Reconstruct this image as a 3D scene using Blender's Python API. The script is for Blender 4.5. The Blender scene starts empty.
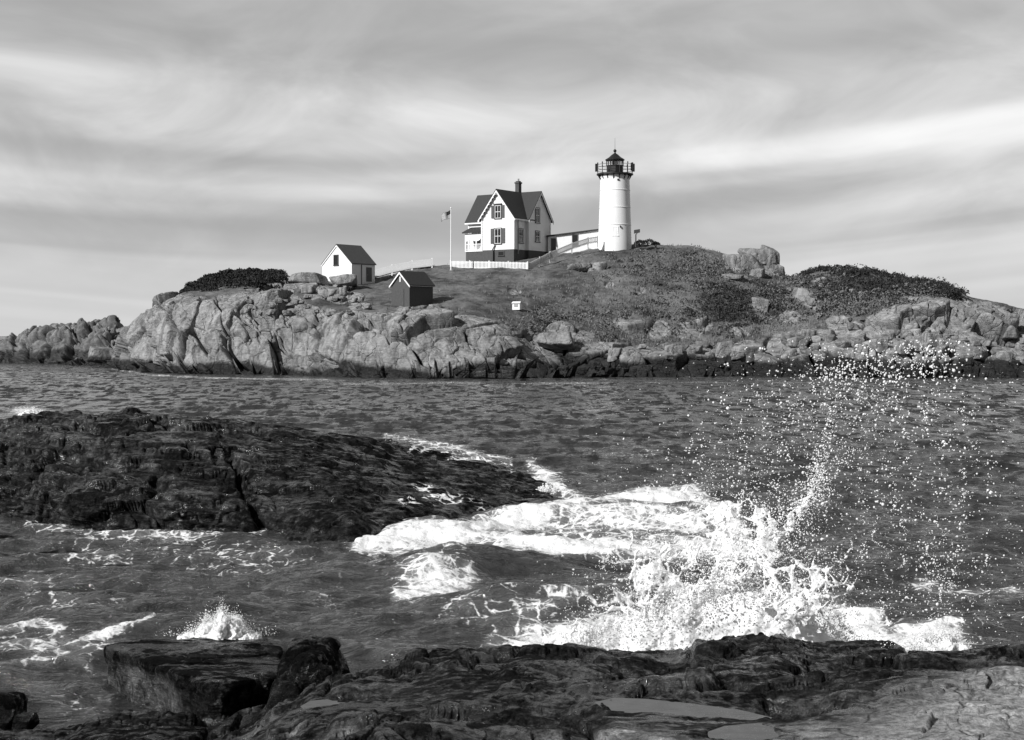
import bpy, bmesh, math, random
import numpy as np
from mathutils import Vector, Matrix

# ------------------------------------------------------------------ camera, world, sun, exposure
SC = bpy.context.scene
COL = SC.collection
R = math.radians
F = 1422.0                      # focal length in pixels of the 1024 px wide picture (50 mm on a 36 mm sensor)
HZ = 336.0                      # horizon row
CAMZ = 4.0
PITCH = math.atan((370.0 - HZ) / F)
cd = bpy.data.cameras.new("camera"); cam = bpy.data.objects.new("camera", cd); COL.objects.link(cam)
cam.location = (0, 0, CAMZ); cam.rotation_euler = (R(90) - PITCH, 0, 0)
cd.sensor_width = 36.0; cd.lens = 36.0 * F / 1024.0; cd.clip_start = 0.1; cd.clip_end = 90000.0
SC.camera = cam

SUN_AZ, SUN_EL = 48.0, 33.0     # sun behind the camera's left shoulder
to_sun = Vector((-math.cos(R(SUN_EL)) * math.sin(R(SUN_AZ)), -math.cos(R(SUN_EL)) * math.cos(R(SUN_AZ)), math.sin(R(SUN_EL))))
sl = bpy.data.lights.new("sun", 'SUN'); so = bpy.data.objects.new("sun", sl); COL.objects.link(so)
sl.energy = 4.7; sl.angle = R(0.5); sl.color = (1, 1, 1)
so.rotation_euler = (-to_sun).to_track_quat('-Z', 'Y').to_euler(); so.location = (-80, -60, 90)
SC.view_settings.view_transform = 'Standard'; SC.view_settings.look = 'None'
SC.view_settings.exposure = 0.25; SC.view_settings.gamma = 1.0

W = bpy.data.worlds.new("World"); SC.world = W; W.use_nodes = True
nt = W.node_tree; nt.nodes.clear()
class NB:
    """small node-building helper"""
    def __init__(s, t): s.t = t
    def n(s, typ, **kw):
        k = s.t.nodes.new(typ)
        for a, b in kw.items(): setattr(k, a, b)
        return k
    def put(s, sock, v):
        if hasattr(v, 'is_output') or isinstance(v, bpy.types.NodeSocket): s.t.links.new(v, sock)
        elif v is not None: sock.default_value = v
    def m(s, op, a, b=None, c=None, clamp=False):
        k = s.n('ShaderNodeMath', operation=op); k.use_clamp = clamp
        s.put(k.inputs[0], a)
        if b is not None: s.put(k.inputs[1], b)
        if c is not None: s.put(k.inputs[2], c)
        return k.outputs[0]
    def rng(s, v, a, b, c=0.0, d=1.0, smooth=True):
        k = s.n('ShaderNodeMapRange'); k.interpolation_type = 'SMOOTHSTEP' if smooth else 'LINEAR'
        s.put(k.inputs[0], v)
        for i, q in enumerate((a, b, c, d)): s.put(k.inputs[1 + i], q)
        return k.outputs[0]
    def mix(s, f, a, b):
        k = s.n('ShaderNodeMix'); k.data_type = 'FLOAT'
        s.put(k.inputs[0], f); s.put(k.inputs[2], a); s.put(k.inputs[3], b)
        return k.outputs[0]
    def comb(s, x, y, z):
        k = s.n('ShaderNodeCombineXYZ')
        for i, q in enumerate((x, y, z)): s.put(k.inputs[i], q)
        return k.outputs[0]
    def noise(s, vec, scale, detail=4.0, rough=0.55, dist=0.0):
        k = s.n('ShaderNodeTexNoise'); s.put(k.inputs['Vector'], vec)
        k.inputs['Scale'].default_value = scale; k.inputs['Detail'].default_value = detail
        k.inputs['Roughness'].default_value = rough; k.inputs['Distortion'].default_value = dist
        return k.outputs['Fac']
    def voro(s, vec, scale, feature='F1', rnd=1.0):
        k = s.n('ShaderNodeTexVoronoi', feature=feature); s.put(k.inputs['Vector'], vec)
        k.inputs['Scale'].default_value = scale; k.inputs['Randomness'].default_value = rnd
        return k
    def mapping(s, vec, sc=(1, 1, 1), rot=(0, 0, 0), loc=(0, 0, 0)):
        k = s.n('ShaderNodeMapping'); s.put(k.inputs['Vector'], vec)
        k.inputs['Scale'].default_value = sc; k.inputs['Rotation'].default_value = rot; k.inputs['Location'].default_value = loc
        return k.outputs[0]
    def attr(s, name):
        return s.n('ShaderNodeAttribute', attribute_name=name).outputs['Fac']
    def bump(s, h, strength, dist, normal=None):
        k = s.n('ShaderNodeBump'); k.inputs['Strength'].default_value = strength; k.inputs['Distance'].default_value = dist
        s.put(k.inputs['Height'], h)
        if normal is not None: s.put(k.inputs['Normal'], normal)
        return k.outputs[0]

b = NB(nt)
sky = b.n('ShaderNodeTexSky', sky_type='NISHITA'); sky.sun_disc = False
sky.sun_elevation = R(SUN_EL); sky.sun_rotation = R(180 + SUN_AZ); sky.altitude = 0; sky.air_density = 1.0; sky.dust_density = 1.5
bw = b.n('ShaderNodeRGBToBW'); nt.links.new(sky.outputs[0], bw.inputs[0])
tc = b.n('ShaderNodeTexCoord'); sx = b.n('ShaderNodeSeparateXYZ'); nt.links.new(tc.outputs['Generated'], sx.inputs[0])
zc = b.m('MAXIMUM', sx.outputs[2], 0.0)
den = b.m('ADD', zc, 0.11)
U = b.m('DIVIDE', sx.outputs[0], den); V_ = b.m('DIVIDE', sx.outputs[1], den)
V2 = b.m('ADD', b.m('MULTIPLY', b.m('MULTIPLY', U, U), 0.30), b.m('MULTIPLY_ADD', U, 0.18, V_))                     # the bands climb a little towards the right
pv = b.comb(b.m('MULTIPLY', U, 0.30), V2, 0.0)
n1 = b.noise(b.mapping(pv, loc=(3.1, 7.7, 0)), 0.55, 2.0, 0.5, 0.25)      # broad bands
n2 = b.noise(b.mapping(pv, sc=(1.0, 1.0, 1), loc=(11.3, 2.2, 0)), 1.15, 2.5, 0.42, 0.5)    # streaks
n3 = b.noise(b.mapping(tc.outputs['Generated'], sc=(1, 1, 2.6), rot=(0, -.25, 0)), 7.0, 5.0, 0.55, 0.6)      # soft lumps
cl = b.m('ADD', b.m('ADD', b.m('MULTIPLY', n1, 0.50), b.m('MULTIPLY', n2, 0.34)), b.m('MULTIPLY', n3, 0.28))
cl = b.rng(cl, 0.36, 0.74, 0.0, 1.0)
# thicker, darker deck overhead; brightest belt about 9 degrees up; even grey veil at the horizon
belt = b.m('MULTIPLY', b.rng(zc, 0.03, 0.145), b.rng(zc, 0.25, 0.14))
lo = b.mix(b.rng(zc, 0.0, 0.10), 0.53, 0.31); hi = b.mix(belt, 0.60, 0.95)
cloud = b.mix(cl, lo, hi)
cloud = b.mix(b.rng(zc, 0.40, 0.75), cloud, 0.14)          # unseen sky high overhead, darkened to deepen the shade
cloud = b.mix(b.rng(sx.outputs[1], 0.30, -0.30), cloud, 0.15)       # unseen sky behind the camera, darkened to cut fill on shaded walls
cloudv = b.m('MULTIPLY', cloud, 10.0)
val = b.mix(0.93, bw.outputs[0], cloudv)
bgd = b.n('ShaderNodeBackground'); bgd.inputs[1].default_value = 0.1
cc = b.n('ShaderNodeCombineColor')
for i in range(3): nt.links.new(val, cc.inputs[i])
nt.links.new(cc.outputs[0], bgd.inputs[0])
wo = b.n('ShaderNodeOutputWorld'); nt.links.new(bgd.outputs[0], wo.inputs[0])

# ------------------------------------------------------------------ helpers
CT, ST = math.cos(PITCH), math.sin(PITCH)
def unproj(px, py, d):
    """world point at depth y = d seen at pixel (px, py) (arrays allowed)"""
    cx = (np.asarray(px, float) - 512.0) / F; cy = (370.0 - np.asarray(py, float)) / F
    dy = CT + cy * ST; dz = -ST + cy * CT
    k = d / dy
    return np.stack(np.broadcast_arrays(cx * k, np.asarray(d, float), CAMZ + dz * k), -1)
def proj(P):
    P = np.asarray(P, float); x = P[..., 0]; y = P[..., 1]; z = P[..., 2] - CAMZ
    f = y * CT - z * ST; u = y * ST + z * CT
    return 512.0 + F * x / f, 370.0 - F * u / f
def sea(px, py):
    """point of the water plane seen at a pixel"""
    cy = (370.0 - py) / F; dy = CT + cy * ST; dz = -ST + cy * CT
    return unproj(px, py, -CAMZ * dy / dz)

def hsh(ix, iy, iz, seed):
    h = (ix.astype(np.int64) * 374761393 + iy.astype(np.int64) * 668265263 + iz.astype(np.int64) * 2147483647 + seed * 1274126177) & 0xFFFFFFFF
    h = ((h ^ (h >> 13)) * 1274126177) & 0xFFFFFFFF
    h = (h ^ (h >> 16)); h = (h * 2246822519) & 0xFFFFFFFF
    return (h ^ (h >> 15)) & 0xFFFFFFFF
def h01(ix, iy, iz, seed): return (hsh(ix, iy, iz, seed) & 0xFFFFFF).astype(np.float32) / np.float32(16777216.0)
def vnoise(P, seed=0):
    P = np.asarray(P, np.float32); i = np.floor(P).astype(np.int32); f = P - i
    f = f * f * f * (f * (f * 6 - 15) + 10)
    x, y, z = i[..., 0], i[..., 1], i[..., 2]; fx, fy, fz = f[..., 0], f[..., 1], f[..., 2]
    out = 0
    for dx in (0, 1):
        wx = fx if dx else 1 - fx
        for dy in (0, 1):
            wy = fy if dy else 1 - fy
            for dz in (0, 1):
                out = out + h01(x + dx, y + dy, z + dz, seed) * (wx * wy * (fz if dz else 1 - fz))
    return out * 2 - 1
def fbm(P, octv=4, seed=0, gain=0.5, lac=2.03):
    P = np.asarray(P, np.float32); a = 1.0; s = 0; t = 0
    for k in range(octv):
        s = s + a * vnoise(P + 17.3 * k, seed + k); t += a; a *= gain; P = P * lac
    return s / t
def worley(P, seed=0, jit=0.9):
    """F1, F2, unit-ish cell vector, three random numbers of the nearest cell"""
    P = np.asarray(P, np.float32).reshape(-1, 3); i = np.floor(P).astype(np.int32)
    n = len(P); f1 = np.full(n, 9, np.float32); f2 = np.full(n, 9, np.float32)
    vec = np.zeros((n, 3), np.float32); cid = np.zeros((n, 3), np.int32)
    for dx in (-1, 0, 1):
        for dy in (-1, 0, 1):
            for dz in (-1, 0, 1):
                c = i + np.array((dx, dy, dz), np.int32)
                h = hsh(c[:, 0], c[:, 1], c[:, 2], seed)
                j = np.stack(((h & 1023), (h >> 10) & 1023, (h >> 20) & 1023), -1).astype(np.float32) / 1023.0
                q = P - (c + 0.5 + (j - 0.5) * jit)
                d = np.sqrt((q * q).sum(-1))
                near = d < f1
                f2 = np.where(near, f1, np.minimum(f2, d))
                f1 = np.where(near, d, f1); vec[near] = q[near]; cid[near] = c[near]
    r = np.stack([h01(cid[:, 0], cid[:, 1], cid[:, 2], seed + 50 + k) for k in range(3)], -1)
    return f1, f2, vec, r
def sstep(a, b_, x):
    t = np.clip((x - a) / (b_ - a), 0, 1); return t * t * (3 - 2 * t)
def smooth1(A, k, axis):
    """gaussian smoothing along an axis"""
    if k <= 0: return A
    r = int(3 * k); w = np.exp(-0.5 * (np.arange(-r, r + 1) / k) ** 2); w /= w.sum()
    pad = [(0, 0)] * A.ndim; pad[axis] = (r, r); B = np.pad(A, pad, mode='edge')
    return np.apply_along_axis(lambda v: np.convolve(v, w, 'valid'), axis, B)
def blocks(P, size, seed, shear=(0, 0), warp=0.25, crackw=0.10):
    """blocky rock: a tilted facet per cell and cracks between the cells, for points P (metres)"""
    Q = np.asarray(P, np.float32).reshape(-1, 3).copy()
    Q[:, 0] += shear[0] * Q[:, 2]; Q[:, 1] += shear[1] * Q[:, 2]
    Q /= np.asarray(size, np.float32)
    w = np.stack([fbm(Q * 0.9 + 5 * k, 2, seed + 90 + k) for k in range(3)], -1)
    f1, f2, vec, r = worley(Q + warp * w, seed)
    facet = (vec * (r - 0.5)).sum(-1) * 1.6 + (r[:, 0] - 0.5) * 0.9
    e = f2 - f1
    crack = 1 - sstep(0.0, crackw, e)
    dome = np.clip(e, 0, 0.7)
    return facet, crack, dome, r

def mesh_np(name, V, faces, mat, parent=None, smooth=True, attrs=None, loop_total=None):
    """V (n,3), faces (m,k) int array -> linked object"""
    V = np.ascontiguousarray(V, np.float32).reshape(-1, 3); faces = np.ascontiguousarray(faces, np.int32)
    me = bpy.data.meshes.new(name); m, k = faces.shape
    me.vertices.add(len(V)); me.vertices.foreach_set('co', V.ravel())
    me.loops.add(m * k); me.loops.foreach_set('vertex_index', faces.ravel())
    me.polygons.add(m); me.polygons.foreach_set('loop_start', np.arange(0, m * k, k, dtype=np.int32))
    me.polygons.foreach_set('loop_total', np.full(m, k, np.int32))
    me.polygons.foreach_set('use_smooth', np.full(m, bool(smooth)))
    for a, v in (attrs or {}).items():
        at = me.attributes.new(a, 'FLOAT', 'POINT'); at.data.foreach_set('value', np.ascontiguousarray(v, np.float32).ravel())
    me.update(calc_edges=True); me.validate()
    if mat: me.materials.append(mat)
    o = bpy.data.objects.new(name, me); COL.objects.link(o)
    if parent: o.parent = parent
    return o
def grid_faces(ny, nx):
    i = np.arange((ny - 1) * nx).reshape(ny - 1, nx)[:, :-1].ravel()
    return np.stack((i, i + 1, i + nx + 1, i + nx), -1)
def grid_obj(name, G, mat, attrs=None, parent=None):
    ny, nx = G.shape[:2]
    return mesh_np(name, G.reshape(-1, 3), grid_faces(ny, nx), mat, parent, True, attrs)
def grid_normals(G):
    a = np.gradient(G, axis=1); c = np.gradient(G, axis=0)
    n = np.cross(a, c); n /= np.linalg.norm(n, axis=-1, keepdims=True) + 1e-9
    return n
def tag(o, label=None, cat=None, group=None, kind=None):
    if label: o['label'] = label
    if cat: o['category'] = cat
    if group: o['group'] = group
    if kind: o['kind'] = kind
    return o
def empty(name, loc, rz=0.0, label=None, cat=None, group=None, scale=1.0):
    o = bpy.data.objects.new(name, None); COL.objects.link(o); o.location = loc; o.rotation_euler = (0, 0, rz)
    o.scale = (scale,) * 3; o.empty_display_size = 0.3
    return tag(o, label, cat, group)
class MB:
    """collects simple solids and links them as one mesh object"""
    def __init__(s): s.bm = bmesh.new()
    def box(s, x0, x1, y0, y1, z0, z1, M=None):
        vs = [s.bm.verts.new((M @ Vector(p)) if M else p) for p in ((x0, y0, z0), (x1, y0, z0), (x1, y1, z0), (x0, y1, z0), (x0, y0, z1), (x1, y0, z1), (x1, y1, z1), (x0, y1, z1))]
        for f in ((3, 2, 1, 0), (4, 5, 6, 7), (0, 1, 5, 4), (1, 2, 6, 5), (2, 3, 7, 6), (3, 0, 4, 7)): s.bm.faces.new([vs[i] for i in f])
        return s
    def prism(s, pts, vec):
        """polygon pts extruded along vec"""
        vec = Vector(vec); a = [s.bm.verts.new(p) for p in pts]; c = [s.bm.verts.new(Vector(p) + vec) for p in pts]
        s.bm.faces.new(a[::-1]); s.bm.faces.new(c); n = len(a)
        for i in range(n): s.bm.faces.new((a[i], a[(i + 1) % n], c[(i + 1) % n], c[i]))
        return s
    def bar(s, p, q, w, h=None, up=(0, 0, 1)):
        p, q = Vector(p), Vector(q); d = (q - p); L = d.length; d.normalize(); h = h or w
        u = Vector(up)
        if abs(d.dot(u)) > 0.95: u = Vector((0, 1, 0))
        r = d.cross(u).normalized(); u = r.cross(d)
        M = Matrix((r, d, u)).transposed().to_4x4(); M.translation = p
        return s.box(-w / 2, w / 2, 0, L, -h / 2, h / 2, M)
    def lathe(s, prof, seg=24, c=(0, 0, 0)):
        rings = []
        for r, z in prof:
            rings.append([s.bm.verts.new((c[0] + r * math.cos(2 * math.pi * k / seg), c[1] + r * math.sin(2 * math.pi * k / seg), c[2] + z)) for k in range(seg)])
        for A, B in zip(rings, rings[1:]):
            for k in range(seg): s.bm.faces.new((A[k], A[(k + 1) % seg], B[(k + 1) % seg], B[k]))
        s.bm.faces.new(rings[0][::-1]); s.bm.faces.new(rings[-1])
        return s
    def tube(s, pts, r, seg=6):
        pts = [Vector(p) for p in pts]
        for p, q in zip(pts, pts[1:]):
            d = (q - p).normalized(); u = Vector((0, 0, 1)) if abs(d.z) < .9 else Vector((1, 0, 0))
            a = d.cross(u).normalized(); c = a.cross(d)
            A = [s.bm.verts.new(p + r * (a * math.cos(t) + c * math.sin(t))) for t in np.linspace(0, 2 * math.pi, seg, False)]
            B = [s.bm.verts.new(q + r * (a * math.cos(t) + c * math.sin(t))) for t in np.linspace(0, 2 * math.pi, seg, False)]
            for k in range(seg): s.bm.faces.new((A[k], A[(k + 1) % seg], B[(k + 1) % seg], B[k]))
            s.bm.faces.new(A[::-1]); s.bm.faces.new(B)
        return s
    def build(s, name, mat, parent=None, smooth=False, bevel=0.0):
        bmesh.ops.recalc_face_normals(s.bm, faces=s.bm.faces)
        me = bpy.data.meshes.new(name); s.bm.to_mesh(me); s.bm.free()
        if mat: me.materials.append(mat)
        if smooth:
            for p in me.polygons: p.use_smooth = True
            try: me.set_sharp_from_angle(angle=R(40))
            except Exception: pass
        o = bpy.data.objects.new(name, me); COL.objects.link(o)
        if parent: o.parent = parent
        return o

# ------------------------------------------------------------------ materials
MATS = {}
def newmat(name):
    m = bpy.data.materials.new(name); m.use_nodes = True; t = m.node_tree; t.nodes.clear(); MATS[name] = m
    bb = NB(t); out = bb.n('ShaderNodeOutputMaterial'); pr = bb.n('ShaderNodeBsdfPrincipled')
    t.links.new(pr.outputs[0], out.inputs[0])
    return m, bb, pr, out
def setcol(bb, pr, v):
    if isinstance(v, (int, float)): pr.inputs['Base Color'].default_value = (v, v, v, 1)
    else:
        c = bb.n('ShaderNodeCombineColor')
        for i in range(3): bb.t.links.new(v, c.inputs[i])
        bb.t.links.new(c.outputs[0], pr.inputs['Base Color'])
def objco(bb): return bb.n('ShaderNodeTexCoord').outputs['Object']
def geopos(bb): return bb.n('ShaderNodeNewGeometry').outputs['Position']

def paint_mat(name, v, var=0.12, rough=0.6, scale=3.0, boards=None, bumpd=0.0):
    """painted or weathered plain surface; boards = clapboard pitch in metres"""
    m, bb, pr, out = newmat(name); co = objco(bb)
    n = bb.noise(co, scale, 5.0, 0.6); n2 = bb.noise(bb.mapping(co, sc=(2.5, 2.5, 0.35)), scale * 1.3, 4.0, 0.6)
    f = bb.m('ADD', bb.m('MULTIPLY', n, 0.5), bb.m('MULTIPLY', n2, 0.5))
    setcol(bb, pr, bb.rng(f, 0.3, 0.7, v * (1 - var), min(v * (1 + var), 0.88), False))
    pr.inputs['Roughness'].default_value = rough
    if boards:
        sep = bb.n('ShaderNodeSeparateXYZ'); bb.t.links.new(co, sep.inputs[0])
        saw = bb.m('FRACT', bb.m('DIVIDE', sep.outputs[2], boards))
        bb.put(pr.inputs['Normal'], bb.bump(saw, 0.6, 0.03))
    elif bumpd: bb.put(pr.inputs['Normal'], bb.bump(n, 0.5, bumpd))
    return m

def rock_mat(name, lo, hi, scale=1.0, rough=0.8, wetrough=0.35, wetmul=0.16, strata=0.0, bumpd=0.05, grassy=False, spec=0.3, con=(0.34, 0.66), pw=1.0, joints=0, sheen=None, wash=False):
    m, bb, pr, out = newmat(name); P = geopos(bb)
    a = bb.noise(P, 0.35 * scale, 6.0, 0.62, 0.3); c = bb.noise(P, 2.6 * scale, 6.0, 0.68); g = bb.noise(P, 14.0 * scale, 3.0, 0.7)
    f = bb.m('ADD', bb.m('ADD', bb.m('MULTIPLY', a, 0.45), bb.m('MULTIPLY', c, 0.33)), bb.m('MULTIPLY', g, 0.22))
    col = bb.rng(f, con[0], con[1], 0.0, 1.0, False)
    col = bb.m('MULTIPLY_ADD', bb.m('POWER', col, pw), hi - lo, lo)
    hgt = bb.m('ADD', bb.m('MULTIPLY', c, 0.6), bb.m('MULTIPLY', g, 0.4))
    if strata:
        s1 = bb.noise(bb.mapping(P, sc=(0.9 * scale, 0.9 * scale, 9.0 * scale), rot=(0.12, 0.08, 0.2)), 1.0, 5.0, 0.7, 0.6)
        col = bb.m('MULTIPLY', col, bb.rng(s1, 0.3, 0.72, 1 - strata, 1 + strata, False))
        hgt = bb.m('ADD', hgt, bb.m('MULTIPLY', s1, 1.2))
    st = bb.noise(bb.mapping(P, sc=(0.5 * scale, 0.5 * scale, 0.12 * scale)), 2.0, 5.0, 0.65, 0.4)      # runs and stains
    col = bb.m('MULTIPLY', col, bb.rng(st, 0.36, 0.58, 0.55, 1.08))
    if joints:      # hairline joints and spalled edges
        wv = bb.n('ShaderNodeVectorMath', operation='ADD'); nz = bb.n('ShaderNodeTexNoise'); bb.put(nz.inputs['Vector'], P); nz.inputs['Scale'].default_value = 0.5; nz.inputs['Detail'].default_value = 4
        sc_ = bb.n('ShaderNodeVectorMath', operation='SCALE'); bb.t.links.new(nz.outputs['Color'], sc_.inputs[0]); sc_.inputs['Scale'].default_value = 2.0
        bb.put(wv.inputs[0], P); bb.t.links.new(sc_.outputs[0], wv.inputs[1])
        vj = bb.voro(bb.mapping(wv.outputs[0], sc=(1, 1, .8), rot=(.3, .5, .2)), joints, 'DISTANCE_TO_EDGE').outputs['Distance']
        vk = bb.voro(bb.mapping(wv.outputs[0], sc=(1.3, 1, .6), rot=(.1, -.5, .7)), joints * 2.3, 'F1').outputs['Distance']
        hgt = bb.m('ADD', hgt, bb.m('ADD', bb.rng(vj, 0.0, 0.05, -0.65, 0.0), bb.m('MULTIPLY', vk, -0.9)))
    w = bb.attr('wet')
    wn = bb.m('ADD', w, bb.m('ADD', bb.m('MULTIPLY', bb.m('SUBTRACT', c, 0.5), 0.8), bb.m('MULTIPLY', bb.m('SUBTRACT', a, 0.5), 1.3))); wf = bb.rng(wn, 0.22, 0.78)
    col = bb.m('MULTIPLY', col, bb.mix(wf, 1.0, wetmul))
    rg = bb.mix(wf, rough, bb.m('ADD', wetrough, bb.m('MULTIPLY', bb.m('SUBTRACT', g, 0.5), 0.3)))
    if grassy:
        gr = bb.attr('grass'); gn = bb.m('ADD', gr, bb.m('MULTIPLY', bb.m('SUBTRACT', bb.noise(P, 0.9, 5.0, 0.7), 0.5), 0.9))
        gf = bb.rng(gn, 0.42, 0.58)
        n1 = bb.noise(bb.mapping(P, sc=(1, 0.6, 1.6)), 0.22, 6.0, 0.66, 0.6); n2 = bb.noise(P, 0.8, 5.0, 0.70)
        gc = bb.rng(bb.m('ADD', bb.m('MULTIPLY', n1, 0.6), bb.m('MULTIPLY', n2, 0.4)), 0.40, 0.60, 0.030, 0.15, False)
        col = bb.mix(gf, col, gc); rg = bb.mix(gf, rg, 0.95); hgt = bb.mix(gf, hgt, bb.m('MULTIPLY', hgt, 0.22))
    if wash:      # white water running off the rock
        wa = bb.attr('wash'); lv = bb.voro(bb.mapping(P, sc=(1, .8, 1.5)), 3.5, 'DISTANCE_TO_EDGE').outputs['Distance']
        wq = bb.m('ADD', wa, bb.m('ADD', bb.rng(lv, 0.0, 0.18, 0.25, -0.05), bb.m('MULTIPLY', bb.m('SUBTRACT', bb.noise(bb.mapping(P, sc=(.6, 1.5, 2)), 2.6, 6.0, 0.7, 0.5), 0.5), 1.6)))
        col = bb.mix(bb.m('MULTIPLY', bb.rng(wq, 0.55, 0.80), bb.rng(wa, .08, .25)), col, 0.8)
    setcol(bb, pr, col); bb.put(pr.inputs['Roughness'], rg); pr.inputs['Specular IOR Level'].default_value = spec
    if sheen:      # films of water lie in patches; between them the black rock is matt
        sn = bb.m('ADD', bb.m('MULTIPLY', bb.noise(bb.mapping(P, sc=(.7, 1, 2.5)), 1.1 * scale * .5, 5.0, 0.65, 0.5), 0.6), bb.m('MULTIPLY', c, 0.4))
        sf = bb.rng(sn, 0.47, 0.58); bb.put(pr.inputs['Specular IOR Level'], bb.mix(sf, 0.02, sheen)); bb.put(pr.inputs['Roughness'], bb.mix(sf, 0.75, wetrough))
    bb.put(pr.inputs['Normal'], bb.bump(hgt, 0.9, bumpd))
    return m

white_paint = paint_mat('white_paint', 0.80, 0.06, 0.55)
clapboard = paint_mat('white_clapboard', 0.78, 0.06, 0.6, 2.0, boards=0.14)
tower_paint = paint_mat('white_iron_paint', 0.80, 0.07, 0.5, 0.9)
shingle = paint_mat('dark_roof_shingles', 0.030, 0.35, 0.8, 6.0, boards=0.18)
dark_roof = paint_mat('weathered_shingles', 0.06, 0.35, 0.85, 6.0, boards=0.18)
brick = paint_mat('dark_brick', 0.060, 0.35, 0.85, 6.0, bumpd=0.01)
foundation_mat = paint_mat('foundation_brick', 0.065, 0.3, 0.85, 5.0, bumpd=0.01)
black_iron = paint_mat('black_iron', 0.012, 0.3, 0.45)
shutter_mat = paint_mat('dark_shutter_paint', 0.07, 0.2, 0.6)
trim_dark = paint_mat('dark_trim', 0.045, 0.2, 0.6)
grey_wood = paint_mat('grey_wood', 0.32, 0.2, 0.8)
foam_mat = None
m, bb, pr, out = newmat('window_glass'); setcol(bb, pr, 0.02); pr.inputs['Roughness'].default_value = 0.08; glass = m
m, bb, pr, out = newmat('lantern_glass'); setcol(bb, pr, 0.9); pr.inputs['Roughness'].default_value = 0.03; pr.inputs['Transmission Weight'].default_value = 0.92; pr.inputs['IOR'].default_value = 1.1; clear_glass = m

def leaf_mat(name, lo, hi):
    m, bb, pr, out = newmat(name); P = geopos(bb)
    f = bb.m('ADD', bb.m('MULTIPLY', bb.noise(P, 0.5, 3.0), 0.5), bb.m('MULTIPLY', bb.noise(P, 5.0, 3.0), 0.5))
    setcol(bb, pr, bb.rng(f, 0.35, 0.65, lo, hi, False)); pr.inputs['Roughness'].default_value = 0.8; pr.inputs['Specular IOR Level'].default_value = 0.2
    return m
juniper_leaf = leaf_mat('juniper_leaf', 0.016, 0.04); shrub_leaf = leaf_mat('shrub_leaf', 0.07, 0.19)
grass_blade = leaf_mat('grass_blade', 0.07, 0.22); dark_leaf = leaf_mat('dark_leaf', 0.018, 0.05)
# ------------------------------------------------------------------ the island
def columns(table, xs, nsm):
    """control columns -> (K, nx) arrays of depth and pixel row, interpolated and smoothed across the columns"""
    kx = [t[0] for t in table]; K = len(table[0][1])
    D = np.array([[p[0] for p in t[1]] for t in table], float); Y = np.array([[p[1] for p in t[1]] for t in table], float)
    d = np.stack([smooth1(np.interp(xs, kx, D[:, k]), nsm, 0) for k in range(K)])
    y = np.stack([smooth1(np.interp(xs, kx, Y[:, k]), nsm, 0) for k in range(K)])
    return d, y
def along(A, n_per):
    """densify the K control rows, n_per[k] rows between row k and k+1"""
    out = []
    for k, n in enumerate(n_per):
        for j in range(n): out.append(A[k] + (A[k + 1] - A[k]) * (j / n))
    out.append(A[-1]); return np.stack(out)

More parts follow.
